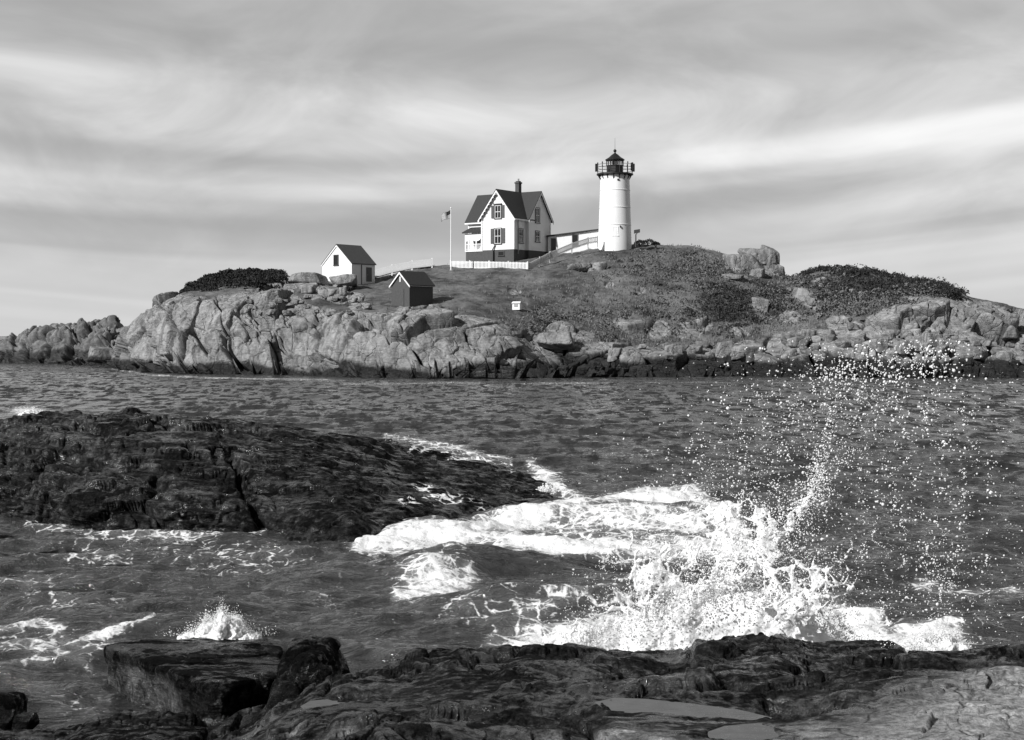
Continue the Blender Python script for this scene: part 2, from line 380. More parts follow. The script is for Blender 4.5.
# pixel column: (depth, pixel row) at water line, low cliff, mid cliff, cliff top, slope, upper slope, ridge
ISLAND = [
 (60,  [(196,369),(197,369),(198,369),(199,369),(200,369),(201,369),(202,369)]),
 (102, [(188,368),(188.5,367),(189,367),(190,366.5),(191,366.5),(192,366.5),(193,366.5)]),
 (113, [(178,369),(179,364),(180,358),(182,354),(184,352),(187,351),(190,351)]),
 (128, [(165,371),(166,358),(168,348),(171,339),(173,337),(176,336),(179,336)]),
 (142, [(160,373),(161.5,355),(163.5,338),(166,324),(168,322),(171,321),(175,321)]),
 (160, [(155,374),(157,350),(159,328),(162,305),(165,302),(168,301),(172,300)]),
 (180, [(152,375),(154,348),(156,325),(160,304),(164,297),(169,294.5),(174,293)]),
 (210, [(150,375.5),(152,348),(154.5,325),(158,305),(163,296),(169,290),(175,287)]),
 (250, [(148,376),(150,347),(152.5,322),(156,302),(162,291),(169,284),(176,280)]),
 (290, [(147,376),(149,350),(151.5,325),(155,305),(161,292),(168,281),(176,275)]),
 (320, [(143,377.5),(145,350),(148,328),(152,309),(159,296),(167,284),(176,278)]),
 (345, [(139,378.5),(141,352),(144,330),(148,315),(156,302),(166,288),(178,280)]),
 (375, [(136,379),(138,350),(140.5,330),(144,315),(152,306),(164,291),(179,277)]),
 (400, [(135,379),(137,350),(139.5,328),(143,314),(151,306),(164,289),(180,271)]),
 (433, [(134,379.5),(136,352),(138.5,330),(142,316),(151,306),(165,287),(182,264)]),
 (470, [(134,379.5),(136,354),(138.5,334),(142,318),(152,305),(168,284),(184,262)]),
 (500, [(134,379.5),(136,358),(139,338),(143,322),(153,306),(168,284),(183,260)]),
 (514, [(134,379.5),(136.5,362),(140,345),(145,328),(154,307),(168,284),(183,259.5)]),
 (528, [(135,379),(137.5,366),(141,352),(146,336),(155,308),(169,284),(184,257)]),
 (550, [(136,378.5),(138.5,366),(142,353),(147,340),(157,311),(170,281),(188,253)]),
 (580, [(137,378),(139.5,366),(143,354),(148,342),(158,314),(171,277),(190,246.5)]),
 (600, [(138,378),(140.5,366),(144,354),(149,343),(159,316),(172,275),(188,244)]),
 (632, [(139,377.5),(141.5,366),(145,355),(150,344),(160,316),(172,274),(188,243.5)]),
 (660, [(140,377),(142.5,366),(146,355),(151,344),(161,316),(173,274),(188,244)]),
 (690, [(140.5,377),(143,366),(146.5,355),(151.5,344),(161,315),(173,275),(187,246)]),
 (716, [(141,377),(143.5,365),(147,354),(152,343),(161,314),(172,278),(186,251)]),
 (750, [(141,377),(143.5,364),(147,352),(152,341),(160,315),(171,285),(184,258)]),
 (778, [(141,377),(143.5,364),(147,352),(152,340),(160,317),(169,294),(182,270)]),
 (790, [(140.5,377),(143,364),(146.5,352),(151,339),(159,317),(169,294),(181,275)]),
 (812, [(140,377.5),(142.5,363),(146,350),(150.5,338),(158,315),(167,290),(179,269)]),
 (835, [(139,378),(141.5,362),(145,348),(149.5,336),(156,315),(165,288),(176,266)]),
 (862, [(138,378.5),(140.5,360),(144,346),(148.5,334),(154,312),(162,288),(173,267)]),
 (890, [(137,378.5),(139.5,358),(143,344),(148,333),(151,310),(158,291),(170,275)]),
 (920, [(136.5,379),(139,357),(142.5,343),(147.5,332),(150,309),(156,294),(166,280)]),
 (948, [(136,379),(138.5,357),(142,343),(147,332),(149.5,310),(153,298),(160,286)]),
 (970, [(136,379.5),(138.5,358),(142,344),(146.5,333),(149,312),(152,302),(156,296)]),
 (1000,[(135.5,380),(138,360),(142,345),(146.5,334),(149.5,315),(152,307),(155,302)]),
 (1024,[(135,380),(138,361),(142,347),(147,335),(150,320),(153,313),(156,309)]),
 (1070,[(135,380),(138,363),(142,350),(147,338),(150,326),(153,321),(156,318)]),
 (1140,[(136,380),(139,367),(142,358),(147,348),(150,341),(153,338),(156,336)]),
 (1200,[(140,379),(142,375),(144,372),(147,370),(150,369),(153,369),(156,369)]),
]
XS = np.arange(58, 1202, 0.72)
d, y = columns(ISLAND, XS, 5)
ctrl = [unproj(XS, y[k], d[k]) for k in range(7)]
low = ctrl[0].copy(); low[:, 1] -= 1.5; low[:, 2] = -1.6
hz_ = ctrl[6]
def behind(dd, f, z=None):
    q = hz_.copy(); q[:, 1] += dd; q[:, 0] *= (hz_[:, 1] + dd) / hz_[:, 1]
    q[:, 2] = hz_[:, 2] * f if z is None else z
    return q
rows = [low] + ctrl + [behind(5, 1.0), behind(14, 0.93), behind(26, 0.6), behind(40, None and 0 or 0.1), behind(46, 0, -1.8)]
G = along(np.stack(rows), [6, 62, 62, 62, 60, 66, 66, 14, 12, 12, 10, 4])
n_low = 6
# soften the corners between the control rows, keep the water line
G = np.concatenate([G[:8], smooth1(G, 7, 0)[8:]], 0)
PX, PY = proj(G)
ny, nx = G.shape[:2]
rowi = np.arange(ny)[:, None] * np.ones((1, nx))

# where grass grows: above the traced top of the bare cliff, minus bare patches
yc = np.interp(XS, [60,150,165,185,215,250,272,290,310,340,370,400,440,475,500,515,530,550,580,600,640,690,720,760,790,830,858,880,905,940,962,978,1200],
                   [290,290,290,296,297,288,284,292,303,311,313,311,311,315,320,330,332,338,346,343,345,348,344,338,330,328,322,312,304,301,294,270,270])
gr = sstep(-5, 5, yc[None, :] - PY)
def patch(cx, cy, rx, ry):
    return np.clip(1.3 - np.hypot((PX - cx) / rx, (PY - cy) / ry), 0, 1) * 1.6
for p in [(300,280,20,8),(318,292,16,7),(345,283,14,6),(345,296,20,6),(275,290,18,7),(360,306,12,4),(430,306,12,4),(405,308,8,3),(588,266,20,5),(515,290,7,3),(740,262,18,8),
          (770,268,14,8),(735,278,14,4),(762,306,10,9),(800,296,16,7),(812,304,14,5),(690,330,14,9),(660,330,12,10),(625,322,12,6),(585,335,10,6),(560,330,14,9),(790,318,12,6),
          (640,290,5,3),(610,285,5,3),(705,325,9,7),(840,322,14,6),(820,281,8,3),(850,275,8,3),(740,332,10,5),(930,300,40,4)]:
    gr = np.clip(gr - patch(*p), 0, 1)
gr[rowi > 6 + 62 * 3 + 60 + 132 + 8] = 1
P = G.reshape(-1, 3)
N = grid_normals(G).reshape(-1, 3)
if N[:, 2].mean() < 0: N = -N
left = 1 - sstep(300, 380, PX).ravel(); mid = sstep(300, 380, PX).ravel() * (1 - sstep(560, 620, PX).ravel())
f1, c1, dm1, r1 = blocks(P, (3.6, 6.0, 9.0), 3, shear=(0.45, 0.2), warp=0.30, crackw=0.075)
f2_, c2, dm2, r2 = blocks(P, (5.6, 6.0, 4.4), 9, shear=(-0.10, 0.0), warp=0.35, crackw=0.065)
f3, c3, dm3, r3 = blocks(P, (1.5, 2.0, 1.9), 21, shear=(0.3, 0.0), warp=0.40, crackw=0.07)
big = left * f1 + (1 - left) * f2_; bigc = left * c1 + (1 - left) * c2; bigd = left * dm1 + (1 - left) * dm2
ro = (1 - gr).ravel()
hmix = 0.25 + 0.75 * sstep(-0.1, 0.35, vnoise(P / 6.0, 5))
marg = sstep(0.0, 1.0, ro) * (0.40 + 0.60 * sstep(-2, 24, (PY - yc[None, :]).ravel()))
disp = marg * (1.55 * big + 0.8 * np.minimum(bigd, .2) - 1.7 * bigc + hmix * (0.62 * f3 + 0.5 * np.minimum(dm3, .2) - 0.55 * c3) + 0.35 * fbm(P / 3.0, 3, 31) + 0.07 * fbm(P * 1.3, 3, 37) - .25)
grn = (1 - ro)
disp += grn * (0.35 * fbm(P / 6.0, 3, 41) + 0.16 * fbm(P / 1.1, 3, 43))
edge = sstep(0, 5, rowi).ravel()
disp *= 1 - 0.55 * sstep(860, 900, PX).ravel() * sstep(990, 960, PX).ravel() * sstep(310, 300, PY).ravel()
P2 = P + N * (disp * edge)[:, None]
zz = P2[:, 2]
tide = 1.0 + 0.9 * fbm(P / np.array((4.0, 5, 9)), 4, 61) + 0.5 * sstep(440, 480, PX).ravel() * sstep(900, 700, PX).ravel() + 0.7 * sstep(520, 600, PX).ravel()
wet = (1 - sstep(-0.8, 0.8, zz - tide)) * ro
rock_island = rock_mat('island_granite', 0.09, 0.45, 1.0, 0.85, 0.45, 0.08, 0.14, 0.22, grassy=True, joints=0.42)
ISL = P2.reshape(G.shape)
island = tag(grid_obj('island_terrain', ISL, rock_island, {'grass': gr, 'wet': wet}), kind='structure')
ipx, ipy = proj(ISL)
def hit(px, py, tol=1.2):
    """nearest point of the island seen at a pixel"""
    q = np.hypot(ipx - px, ipy - py); t = max(tol, q.min() * 1.5)
    k = np.argwhere(q <= t); dd = ISL[k[:, 0], k[:, 1], 1]
    i, j = k[np.argmin(dd)]; return Vector(ISL[i, j])
def ground_z(x, y_):
    """height of the island at a plan position (upper surface)"""
    jx = np.clip(np.searchsorted(XS, 512 + F * x / (y_ * CT + 9 * ST * 0)), 2, nx - 3)
    c = ISL[n_low + 8:, jx - 2:jx + 3].reshape(-1, 3); k = np.argmin((c[:, 1] - y_) ** 2 + (c[:, 0] - x) ** 2)
    return float(c[k, 2])

# ------------------------------------------------------------------ distant rocky point on the left
POINT = [
 (-330,[(215,366),(217,362),(219,358),(222,354),(226,350)]),
 (-60, [(213,366),(215,361),(217,356),(220,352),(226,349)]),
 (-8,  [(212,366),(214,360),(216,353),(219,348),(224,345)]),
 (14,  [(210,366.5),(212,358),(214,349),(217,343),(222,340)]),
 (24,  [(208,366.5),(210,355),(212,345),(216,336),(221,333)]),
 (45,  [(207,366.7),(209,353),(211,342),(215,332),(220,329)]),
 (62,  [(205,367),(207,352),(210,340),(214,329),(219,325.5)]),
 (78,  [(203,367.3),(205,353),(208,341),(212,331),(217,328)]),
 (95,  [(201,367.6),(203,352),(206,339),(210,328),(215,323.5)]),
 (112, [(199,368),(201,353),(204,341),(208,330),(213,326)]),
 (124, [(197,368.3),(199,360),(202,352),(206,342),(211,337)]),
 (140, [(196,368.5),(198,362),(201,356),(205,349),(210,345)]),
 (175, [(196,369),(198,366),(201,365),(205,364),(210,364)])]
xs = np.arange(-328, 174, 0.9)
d, y = columns(POINT, xs, 3)
ct = [unproj(xs, y[k], d[k]) for k in range(5)]
lo_ = ct[0].copy(); lo_[:, 1] -= 2; lo_[:, 2] = -1.5
bk = ct[4].copy(); bk[:, 1] += 10; bk[:, 2] *= 0.6
bk2 = ct[4].copy(); bk2[:, 1] += 24; bk2[:, 2] = -1.5
Gp = along(np.stack([lo_] + ct + [bk, bk2]), [4, 26, 26, 26, 22, 10, 6])
Pp = Gp.reshape(-1, 3); Np = grid_normals(Gp).reshape(-1, 3)
if Np[:, 2].mean() < 0: Np = -Np
fa, ca, da, ra = blocks(Pp, (4.2, 5.0, 3.4), 73, shear=(0.3, 0), warp=0.4, crackw=0.14); fb, cb, db, rb = blocks(Pp, (1.6, 2, 1.5), 77, warp=0.4, crackw=0.16)
Pp = Pp + Np * (1.5 * fa + 0.8 * da - 0.9 * ca + 0.6 * fb - 0.4 * cb + 0.5 * fbm(Pp / 3, 4, 79))[:, None]
wetp = 1 - sstep(-0.6, 0.8, Pp[:, 2] - 1.9 - 0.8 * fbm(Pp / 6, 3, 81))
rock_point = rock_mat('headland_rock', 0.06, 0.26, 0.8, 0.85, 0.5, 0.2, 0.15, 0.12)
tag(grid_obj('rocky_point', Pp.reshape(Gp.shape), rock_point, {'wet': wetp}), kind='structure')
# ------------------------------------------------------------------ wave-washed rock in the middle distance, on the left
dark_rock = rock_mat('wet_dark_rock', 0.006, 0.26, 2.2, 0.40, 0.16, 0.45, 0.5, 0.03, spec=0.22, con=(.38, .68), pw=3.0, joints=0.8, sheen=.6, wash=True)
ISLET = [   # front water line, top of the front face, lower back, upper back, ridge
 (-260,[(33,514),(33.4,505),(35,480),(38,450),(42,425)]),
 (-30, [(32.5,512),(33,500),(35,470),(38,440),(42,417)]),
 (0,   [(31.8,515),(32.4,496),(34.5,463),(37.5,435),(41,414)]),
 (40,  [(30.4,524),(31,500),(33.5,463),(37,432),(41,409)]),
 (90,  [(28.8,534),(29.6,502),(32.5,462),(36.5,430),(40.5,409)]),
 (135, [(28.4,537),(29.3,502),(32.3,461),(36.2,429),(40,408)]),
 (180, [(28.3,537),(29.2,500),(32.2,462),(36,432),(39.5,411.5)]),
 (215, [(28.6,533),(29.4,498),(32.4,462),(36,434),(39,415)]),
 (258, [(28.8,530),(29.6,500),(32.5,465),(36,438),(39,419.5)]),
 (290, [(28,537),(28.8,508),(32,470),(36,442),(39,424)]),
 (310, [(27.4,543),(28.2,514),(31.5,475),(36,446),(39.5,427.5)]),
 (350, [(26.8,549),(27.6,522),(31,486),(36,452),(40,432)]),
 (375, [(27.6,540),(28.3,518),(31.5,486),(36.5,456),(40.5,436)]),
 (402, [(28.6,532),(29.2,514),(32.3,487),(37,460),(41,440)]),
 (440, [(30,525),(30.6,510),(33,488),(37.4,466),(41,450)]),
 (480, [(31.4,520),(32,508),(34,490),(37.6,472),(40.5,459)]),
 (521, [(32.8,515),(33.3,507),(35,493),(37.4,480),(39.6,471)]),
 (545, [(34.3,505),(34.7,501),(35.6,495),(37,487),(38.6,481)]),
 (556, [(35.4,501),(35.6,499),(36.2,496),(37,492),(38,488)]),
 (575, [(36,500),(36.2,500),(36.6,498),(37,496),(37.6,494)])]
xs = np.arange(-258, 575, 0.75)
d, y = columns(ISLET, xs, 5)
ct = [unproj(xs, y[k], d[k]) for k in range(5)]
fade = sstep(575, 520, xs)
lo_ = ct[0].copy(); lo_[:, 1] -= 0.5; lo_[:, 2] = -0.7
for c in ct: c[:, 2] -= 0.35 * (1 - sstep(575, 548, xs))
bk = ct[4].copy(); bk[:, 1] += 2.2; bk[:, 2] -= 0.25
bk2 = ct[4].copy(); bk2[:, 1] += 6.5; bk2[:, 2] = -0.8
Gs = along(np.stack([lo_] + ct + [bk, bk2]), [6, 60, 70, 60, 50, 16, 12])
Gs = np.concatenate([Gs[:6], smooth1(Gs, 8, 0)[6:]], 0)
Ps = Gs.reshape(-1, 3); Ns = grid_normals(Gs).reshape(-1, 3)
if Ns[:, 2].mean() < 0: Ns = -Ns
spx, spy = proj(Gs); spx = spx.ravel(); spy = spy.ravel()
def strata_disp(P, seed, thick, amp, dip=(0.06, 0.22)):
    """stepped layers: heights snapped towards tilted bedding planes"""
    h = P[:, 2] + dip[0] * P[:, 0] + dip[1] * P[:, 1] + 0.35 * thick * 3 * fbm(P / np.array((2.2, 2.2, 1.5)), 3, seed)
    q = h / thick; i = np.floor(q); f = q - i
    rnd = 0.5 + 0.8 * vnoise(np.stack((i * 7.31 + P[:, 0] / 1.5, P[:, 1] / 1.2, i * 3.7), -1), seed)
    step = sstep(0.55, 0.95, f) - f
    return amp * step + amp * 0.7 * (rnd - 0.5)
fa, ca, da, ra = blocks(Ps, (2.6, 2.2, 1.2), 103, shear=(0.6, 0.3), warp=0.35, crackw=0.07)
fb, cb, db, rb = blocks(Ps, (0.8, 0.7, 0.35), 107, shear=(0.8, 0.3), warp=0.5, crackw=0.12)
lf = 1 - sstep(230, 290, spx)
ds = lf * (0.16 * fa + 0.14 * da - 0.16 * ca + 0.07 * fb - 0.05 * cb + strata_disp(Ps, 111, 0.22, 0.12)) \
   + (1 - lf) * (0.05 * fa + 0.10 * fbm(Ps / np.array((0.9, 0.5, 0.4)), 4, 113) + 0.05 * fb + strata_disp(Ps, 115, 0.3, 0.05))
ds += (.06 + .05 * lf) * fbm(Ps / np.array((1.1, .8, .5)), 3, 117) + (.02 + .03 * lf) * fbm(Ps / np.array((.5, .3, .16)), 3, 119)
# the deep cleft that runs down to the water
cl_t = np.clip((spy - 455) / (528 - 455), -0.3, 1.1); cx = 231 + 29 * cl_t + 2.5 * np.sin(cl_t * 9)
ds -= 0.45 * np.exp(-((spx - cx) / 3.2) ** 2) * sstep(-0.2, 0.1, cl_t)
cx2 = 13 + 0.45 * (430 - spy) + 6 * np.sin(spy / 9.0)
ds -= 0.22 * np.exp(-((spx - cx2) / 3.5) ** 2) * sstep(428, 436, spy) * sstep(470, 455, spy)
Ps2 = Ps + Ns * ds[:, None]
def terrace(h, thick, sharp=(0.62, 0.97)):
    q = h / thick; i = np.floor(q); return thick * (i + sstep(sharp[0], sharp[1], q - i))
bd = (0.09 * Ps2[:, 0] - 0.02 * Ps2[:, 1]) * lf + (-0.16 * Ps2[:, 0] - 0.05 * Ps2[:, 1]) * (1 - lf)
hz0 = Ps2[:, 2] + bd + 0.10 * fbm(Ps / np.array((1.8, 1.2, 1.0)), 4, 141)
hz1 = terrace(hz0, 0.24); hz2 = terrace(hz0 * .6 + hz1 * .4 + 0.05 * fbm(Ps / .6, 3, 143), 0.085)
kz = sstep(0.0, 0.25, Ps2[:, 2]) * (0.7 * lf + 0.30 * (1 - lf))
Ps2[:, 2] = Ps2[:, 2] * (1 - kz) + kz * (0.6 * hz1 + 0.4 * hz2 - bd - 0.03)
s_ = np.stack((Ps2[:, 0] / .9, Ps2[:, 1] / 1.5, Ps2[:, 2] / .10), -1); Ps2[:, 1] += .12 * fbm(s_, 3, 255) * (.4 + .6 * lf)
wets = np.clip(1.25 - Ps2[:, 2] / 1.3 + 0.3 * fbm(Ps / 1.5, 3, 121) + 0.6 * (1 - lf), 0, 1)
foamy = np.zeros(len(Ps2))
wets = np.clip(wets - 1.1 * sstep(.05, .35, fbm(Ps / np.array((1.6, .9, .6)), 3, 151)) * sstep(445, 425, spy) * sstep(300, 200, spx) - .9 * sstep(45, 20, spx) * sstep(480, 440, spy) * sstep(-.1, .2, fbm(Ps / .8, 3, 153)), 0, 1)
wash = np.zeros(len(Ps2))
for (cx, cy, rx, ry, k) in [(425,486,16,6,.75),(445,494,26,4.5,.7),(405,498,20,4,.5),(462,500,26,4,.6),(490,508,22,4,.5),(430,447,28,4,.7),(470,456,26,4,.75),(400,440,16,3,.5),(512,470,18,4,.5),(380,520,20,5,.3)]:
    wash = np.maximum(wash, k * np.exp(-((spx - cx) / rx) ** 2 - ((spy - cy) / ry) ** 2))
tag(grid_obj('rocky_islet', Ps2.reshape(Gs.shape), dark_rock, {'wet': wets, 'wash': wash}), kind='structure')

# half-drowned shelf in front of it
xs = np.arange(-260, 210, 1.1); ds_ = np.linspace(0, 1, 110)
SH = np.zeros((110, len(xs), 3))
top = np.interp(xs, [-260, 0, 60, 120, 160, 210], [516, 517, 531, 543, 552, 556]); bot = np.interp(xs, [-260, 0, 60, 120, 160, 210], [600, 594, 590, 582, 572, 560])
for i, t in enumerate(ds_):
    SH[i] = sea(xs, bot + (top - bot) * t)
Pq = SH.reshape(-1, 3)
env = (np.sin(np.pi * ds_) ** 0.6)[:, None] * np.interp(xs, [-260, 60, 130, 190, 210], [1, 1, 0.7, 0.2, 0])[None, :]
hq = -0.30 + env.ravel() * (0.34 + 0.22 * fbm(Pq / np.array((1.6, 0.9, 1)), 4, 131) + strata_disp(Pq, 133, 0.16, 0.10, (0.05, 0.12)))
Pq = Pq + np.stack((0 * hq, 0 * hq, hq), -1)
tag(grid_obj('rock_shelf', Pq.reshape(SH.shape), dark_rock, {'wet': np.ones(len(Pq))}), kind='structure')

# ------------------------------------------------------------------ foreground ledge
wet_ledge = rock_mat('ledge_rock', 0.006, 0.28, 4.0, 0.40, 0.14, 0.45, 0.5, 0.022, spec=0.22, con=(.38, .68), pw=3.0, joints=1.6, sheen=.5)
SKY_X = [-200,-40, 40, 75, 100, 130, 180, 230, 265, 300, 338, 360, 388, 404, 415, 429, 448, 475, 513, 536, 556, 574, 598, 619, 649, 687, 690, 720, 750, 779, 800, 812, 832, 850, 891, 909, 962, 986, 1024, 1100, 1260]
SKY_Y = [ 736,732,730,724,718, 710, 714, 714, 703, 690, 674, 671, 666, 655, 648, 650, 648, 647, 645, 643, 645, 643, 648, 651, 651, 650, 642, 637, 634, 634, 639, 643, 641, 640, 641, 650, 650, 647, 644, 640, 636]
xs = np.concatenate([np.arange(-190, 1250, 0.8)])
ys = np.interp(xs, SKY_X, SKY_Y)
ze = np.interp(xs, [-200, 100, 230, 300, 340, 410, 1260], [0.30, 0.34, 0.40, 0.60, 0.80, 1.0, 1.05])       # edge height
de = (CAMZ - ze) / ((ys - HZ) / F)                                                                             # edge depth
zn = np.interp(xs, [-200, 100, 230, 300, 380, 1260], [0.75, 0.8, 0.95, 1.25, 1.46, 1.50])                       # height at depth 9
nf = 330
t = np.linspace(0, 1, nf) ** 1.0
GF = np.zeros((nf + 26, len(xs), 3))
near_d = 5.0
for i in range(nf):
    inv = (1 - t[i]) / near_d + t[i] / de; dd = 1 / inv
    k = np.clip((de - dd) / (de - 9.0), 0, None)
    z = ze + (zn - ze) * k
    GF[i] = np.stack(((xs - 512) / F * dd, dd, z), -1)
for j in range(26):
    s = (j + 1) / 26.0
    dd = de + 0.9 * s; z = ze - (ze + 0.8) * (s ** 1.6)
    GF[nf + j] = np.stack(((xs - 512) / F * dd, dd, z), -1)
Pf = GF.reshape(-1, 3)
fpx, fpy = proj(Pf)
NFm = np.zeros_like(Pf); NFm[:, 2] = 1.0
fa, ca, da, ra = blocks(Pf, (1.1, 0.9, 0.5), 203, shear=(0.5, 0.4), warp=0.35, crackw=0.06)
fb, cb, db, rb = blocks(Pf, (0.35, 0.30, 0.18), 207, shear=(0.4, 0.3), warp=0.5, crackw=0.10)
smoothR = sstep(790, 930, fpx) * sstep(650, 690, fpy)           # the broad pale slab on the right is smoother
def terrace(h, thick, sharp=(0.40, 1.0)):
    q = h / thick; i = np.floor(q); return thick * (i + sstep(sharp[0], sharp[1], q - i))
bed = 0.05 * Pf[:, 0] - 0.03 * Pf[:, 1]                       # bedding planes dip a little to the left and away
rough_ = 0.19 * fbm(Pf / np.array((1.9, 1.0, 1.0)), 3, 215) + (0.10 * fa + 0.05 * da) + 0.04 * fb
h0 = Pf[:, 2] + rough_ * (1 - 0.65 * smoothR) + bed
h1 = terrace(h0 + 0.02 * fbm(Pf / 0.4, 2, 221), 0.125)
h2 = terrace(h1 * 0.45 + h0 * 0.55 + 0.03 * fbm(Pf / np.array((.7, .4, .4)), 2, 223), 0.045)
hh1 = (0.62 * h1 + 0.38 * h2) * (1 - 0.55 * smoothR) + 0.55 * smoothR * h0 - bed
hh1 = smooth1(smooth1(hh1.reshape(GF.shape[:2]), 3.0, 1), 1.2, 0).ravel()
dz = hh1 - Pf[:, 2] - 0.06 * ca - 0.02 * cb + 0.018 * fbm(Pf / np.array((.30, .16, .1)), 3, 217) * (1 + smoothR) + 0.006 * fbm(Pf / 0.05, 2, 219)
dz -= dz.mean()
# raised block at the water's edge and the cleft beside it
dz += 0.05 * sstep(689, 694, fpx) * sstep(830, 790, fpx) * sstep(672, 655, fpy)
dz -= 0.07 * np.exp(-((fpx - (691 + 0.10 * (fpy - 640))) / 2.6) ** 2) * sstep(684, 670, fpy)
dz += 0.10 * smoothR * np.sin(np.clip((fpy - 655) / 60, 0, 1) * math.pi * 0.6)
dz -= 0.04 * np.exp(-((fpx - 429) / 2.5) ** 2) * sstep(668, 655, fpy)
def inpoly(px, py, poly):
    """signed-ish distance to a polygon, positive inside"""
    poly = np.asarray(poly, float); n = len(poly); ins = np.zeros(px.shape, bool); dist = np.full(px.shape, 1e9)
    for i in range(n):
        x0, y0 = poly[i]; x1, y1 = poly[(i + 1) % n]
        c = ((y0 > py) != (y1 > py)) & (px < (x1 - x0) * (py - y0) / (y1 - y0 + 1e-12) + x0); ins ^= c
        ex, ey = x1 - x0, y1 - y0; L = ex * ex + ey * ey + 1e-9
        u = np.clip(((px - x0) * ex + (py - y0) * ey) / L, 0, 1); dist = np.minimum(dist, np.hypot(px - x0 - u * ex, (py - y0 - u * ey) * 2.5))
    return np.where(ins, dist, -dist)
POOLS = [   # traced outlines of the standing water, each levelled at its own height
 ([(303,708),(312,703),(345,700),(374,698),(372,703),(350,708),(325,711),(306,711)], 'long narrow tide pool'),
 ([(604,705),(622,701),(650,702),(690,706),(735,712),(764,719),(758,723),(725,720),(690,719),(650,716),(615,713)], 'wide tide pool'),
 ([(711,735),(728,729),(762,726),(777,732),(782,742),(750,746),(712,742)], 'bottom tide pool')
]
zbase = Pf[:, 2] + dz
pool_info = []
for poly, nm in POOLS:
    pc = np.mean(poly, 0); kk_ = np.where(np.hypot(fpx - pc[0], fpy - pc[1]) < 2)[0]; near = kk_[np.argmin(Pf[kk_, 1])]; zl = float(Pf[near, 2]) + 0.0
    # world outline of the pool on its level plane
    wpts = []
    for (a, c) in poly:
        dd = (CAMZ - zl) / ((c - HZ) / F); wpts.append(((a - 512) / F * dd, dd))
    wp = np.array(wpts); sd = inpoly(Pf[:, 0] * 1.0, Pf[:, 1] * 0.4, wp * np.array((1.0, 0.4))) + .03 * fbm(Pf / np.array((.40, .22, 1)), 2, 311)      # metres
    inside = sstep(-0.02, 0.05, sd); dist = np.maximum(-sd, 0)
    zbase = np.where(dist < 1.6, np.minimum(zbase, zl + 0.012 + 0.13 * dist + 0.6 * np.maximum(dist - 1.0, 0)), zbase)
    lip = sstep(-0.35, -0.02, sd); zbase = np.maximum(zbase, lip * (zl + 0.012) + (1 - lip) * -9 * (lip < .5) + (lip >= .5) * (1 - lip) * (zl - .3))
    nb__ = sstep(.6, .1, dist); zs_ = smooth1(smooth1(zbase.reshape(GF.shape[:2]), 2.5, 1), 2.0, 0).ravel(); zbase = zbase * (1 - nb__) + nb__ * (zs_ + .006 * fbm(Pf / .06, 2, 313))
    zbase = zbase * (1 - inside) + inside * (zl - 0.05 + 0.02 * fbm(Pf / 0.2, 2, 300))
    pool_info.append((wp, zl, nm))
LED = np.stack((Pf[:, 0], Pf[:, 1], zbase), -1)
# keep the ledge's crest where it was traced
_, q_ = proj(LED.reshape(GF.shape)); rs_ = slice(nf - 50, nf + 26); now = q_[rs_].min(0)
corr = smooth1((now - ys), 9, 0) * de / F
wgt = np.concatenate([sstep(nf - 62, nf - 14, np.arange(nf)), np.ones(26)])
LED[:, 2] += (wgt[:, None] * corr[None, :]).ravel()
dry = sstep(860, 1010, fpx + 2.2 * (fpy - 700) + 40 * fbm(Pf / 0.6, 3, 231)) * sstep(648, 690, fpy)
dry = np.maximum(dry, 0.5 * sstep(725, 738, fpy) * sstep(0.0, 0.5, fbm(Pf / 0.5, 3, 233)))
wetf = np.clip(0.85 - dry * 1.2 + 0.5 * fbm(Pf / 0.5, 4, 235) - 0.35 * sstep(0.9, 1.5, Pf[:, 2]), 0, 1)
m, bb, pr, out = None, None, None, None
# broken edges: push the risers in and out bed by bed
s_ = np.stack((LED[:, 0] / .45, LED[:, 1] / .9, LED[:, 2] / .045), -1)
LED[:, 1] += (1 - .5 * smoothR) * .07 * fbm(s_, 3, 251); LED[:, 0] += .03 * fbm(s_ + 31.7, 3, 253)
tag(grid_obj('rock_ledge', LED.reshape(GF.shape), wet_ledge, {'wet': wetf, 'dry': dry}), kind='structure')
# pale dry granite on the right: a lighter base where 'dry' is set
t_ = wet_ledge.node_tree; q = NB(t_); prn = [k for k in t_.nodes if k.type == 'BSDF_PRINCIPLED'][0]
ccn = prn.inputs['Base Color'].links[0].from_node; src = ccn.inputs[0].links[0].from_socket
newc = q.m('MULTIPLY', src, q.m('ADD', q.mix(q.attr('dry'), 1.0, 3.0), 0.0)); newc = q.m('ADD', newc, q.m('MULTIPLY', q.attr('dry'), q.rng(q.noise(geopos(q), 22.0, 5.0, 0.7), 0.3, 0.7, 0.06, 0.26)))
for i in range(3): t_.links.new(newc, ccn.inputs[i])

m, bb, pr, out = newmat('pool_water'); setcol(bb, pr, bb.rng(bb.noise(geopos(bb), 5.0, 5.0, .7, .4), .35, .7, 0.0, .03)); pr.inputs['Roughness'].default_value = 0.02; pr.inputs['IOR'].default_value = 1.55
bb.put(pr.inputs['Normal'], bb.bump(bb.noise(bb.mapping(geopos(bb), sc=(3, 8, 1)), 1.2, 2.0), 0.16, 0.02)); pool_water = m
for wp, zl, nm in pool_info:
    c = wp.mean(0); wv = c + (wp - c) * 1.12
    V = [(c[0], c[1], zl)] + [(a, e, zl) for a, e in wv]; n = len(wv)
    tag(mesh_np('tide_pool', np.array(V), np.array([(0, 1 + i, 1 + (i + 1) % n) for i in range(n)]), pool_water, None, False), kind='structure')
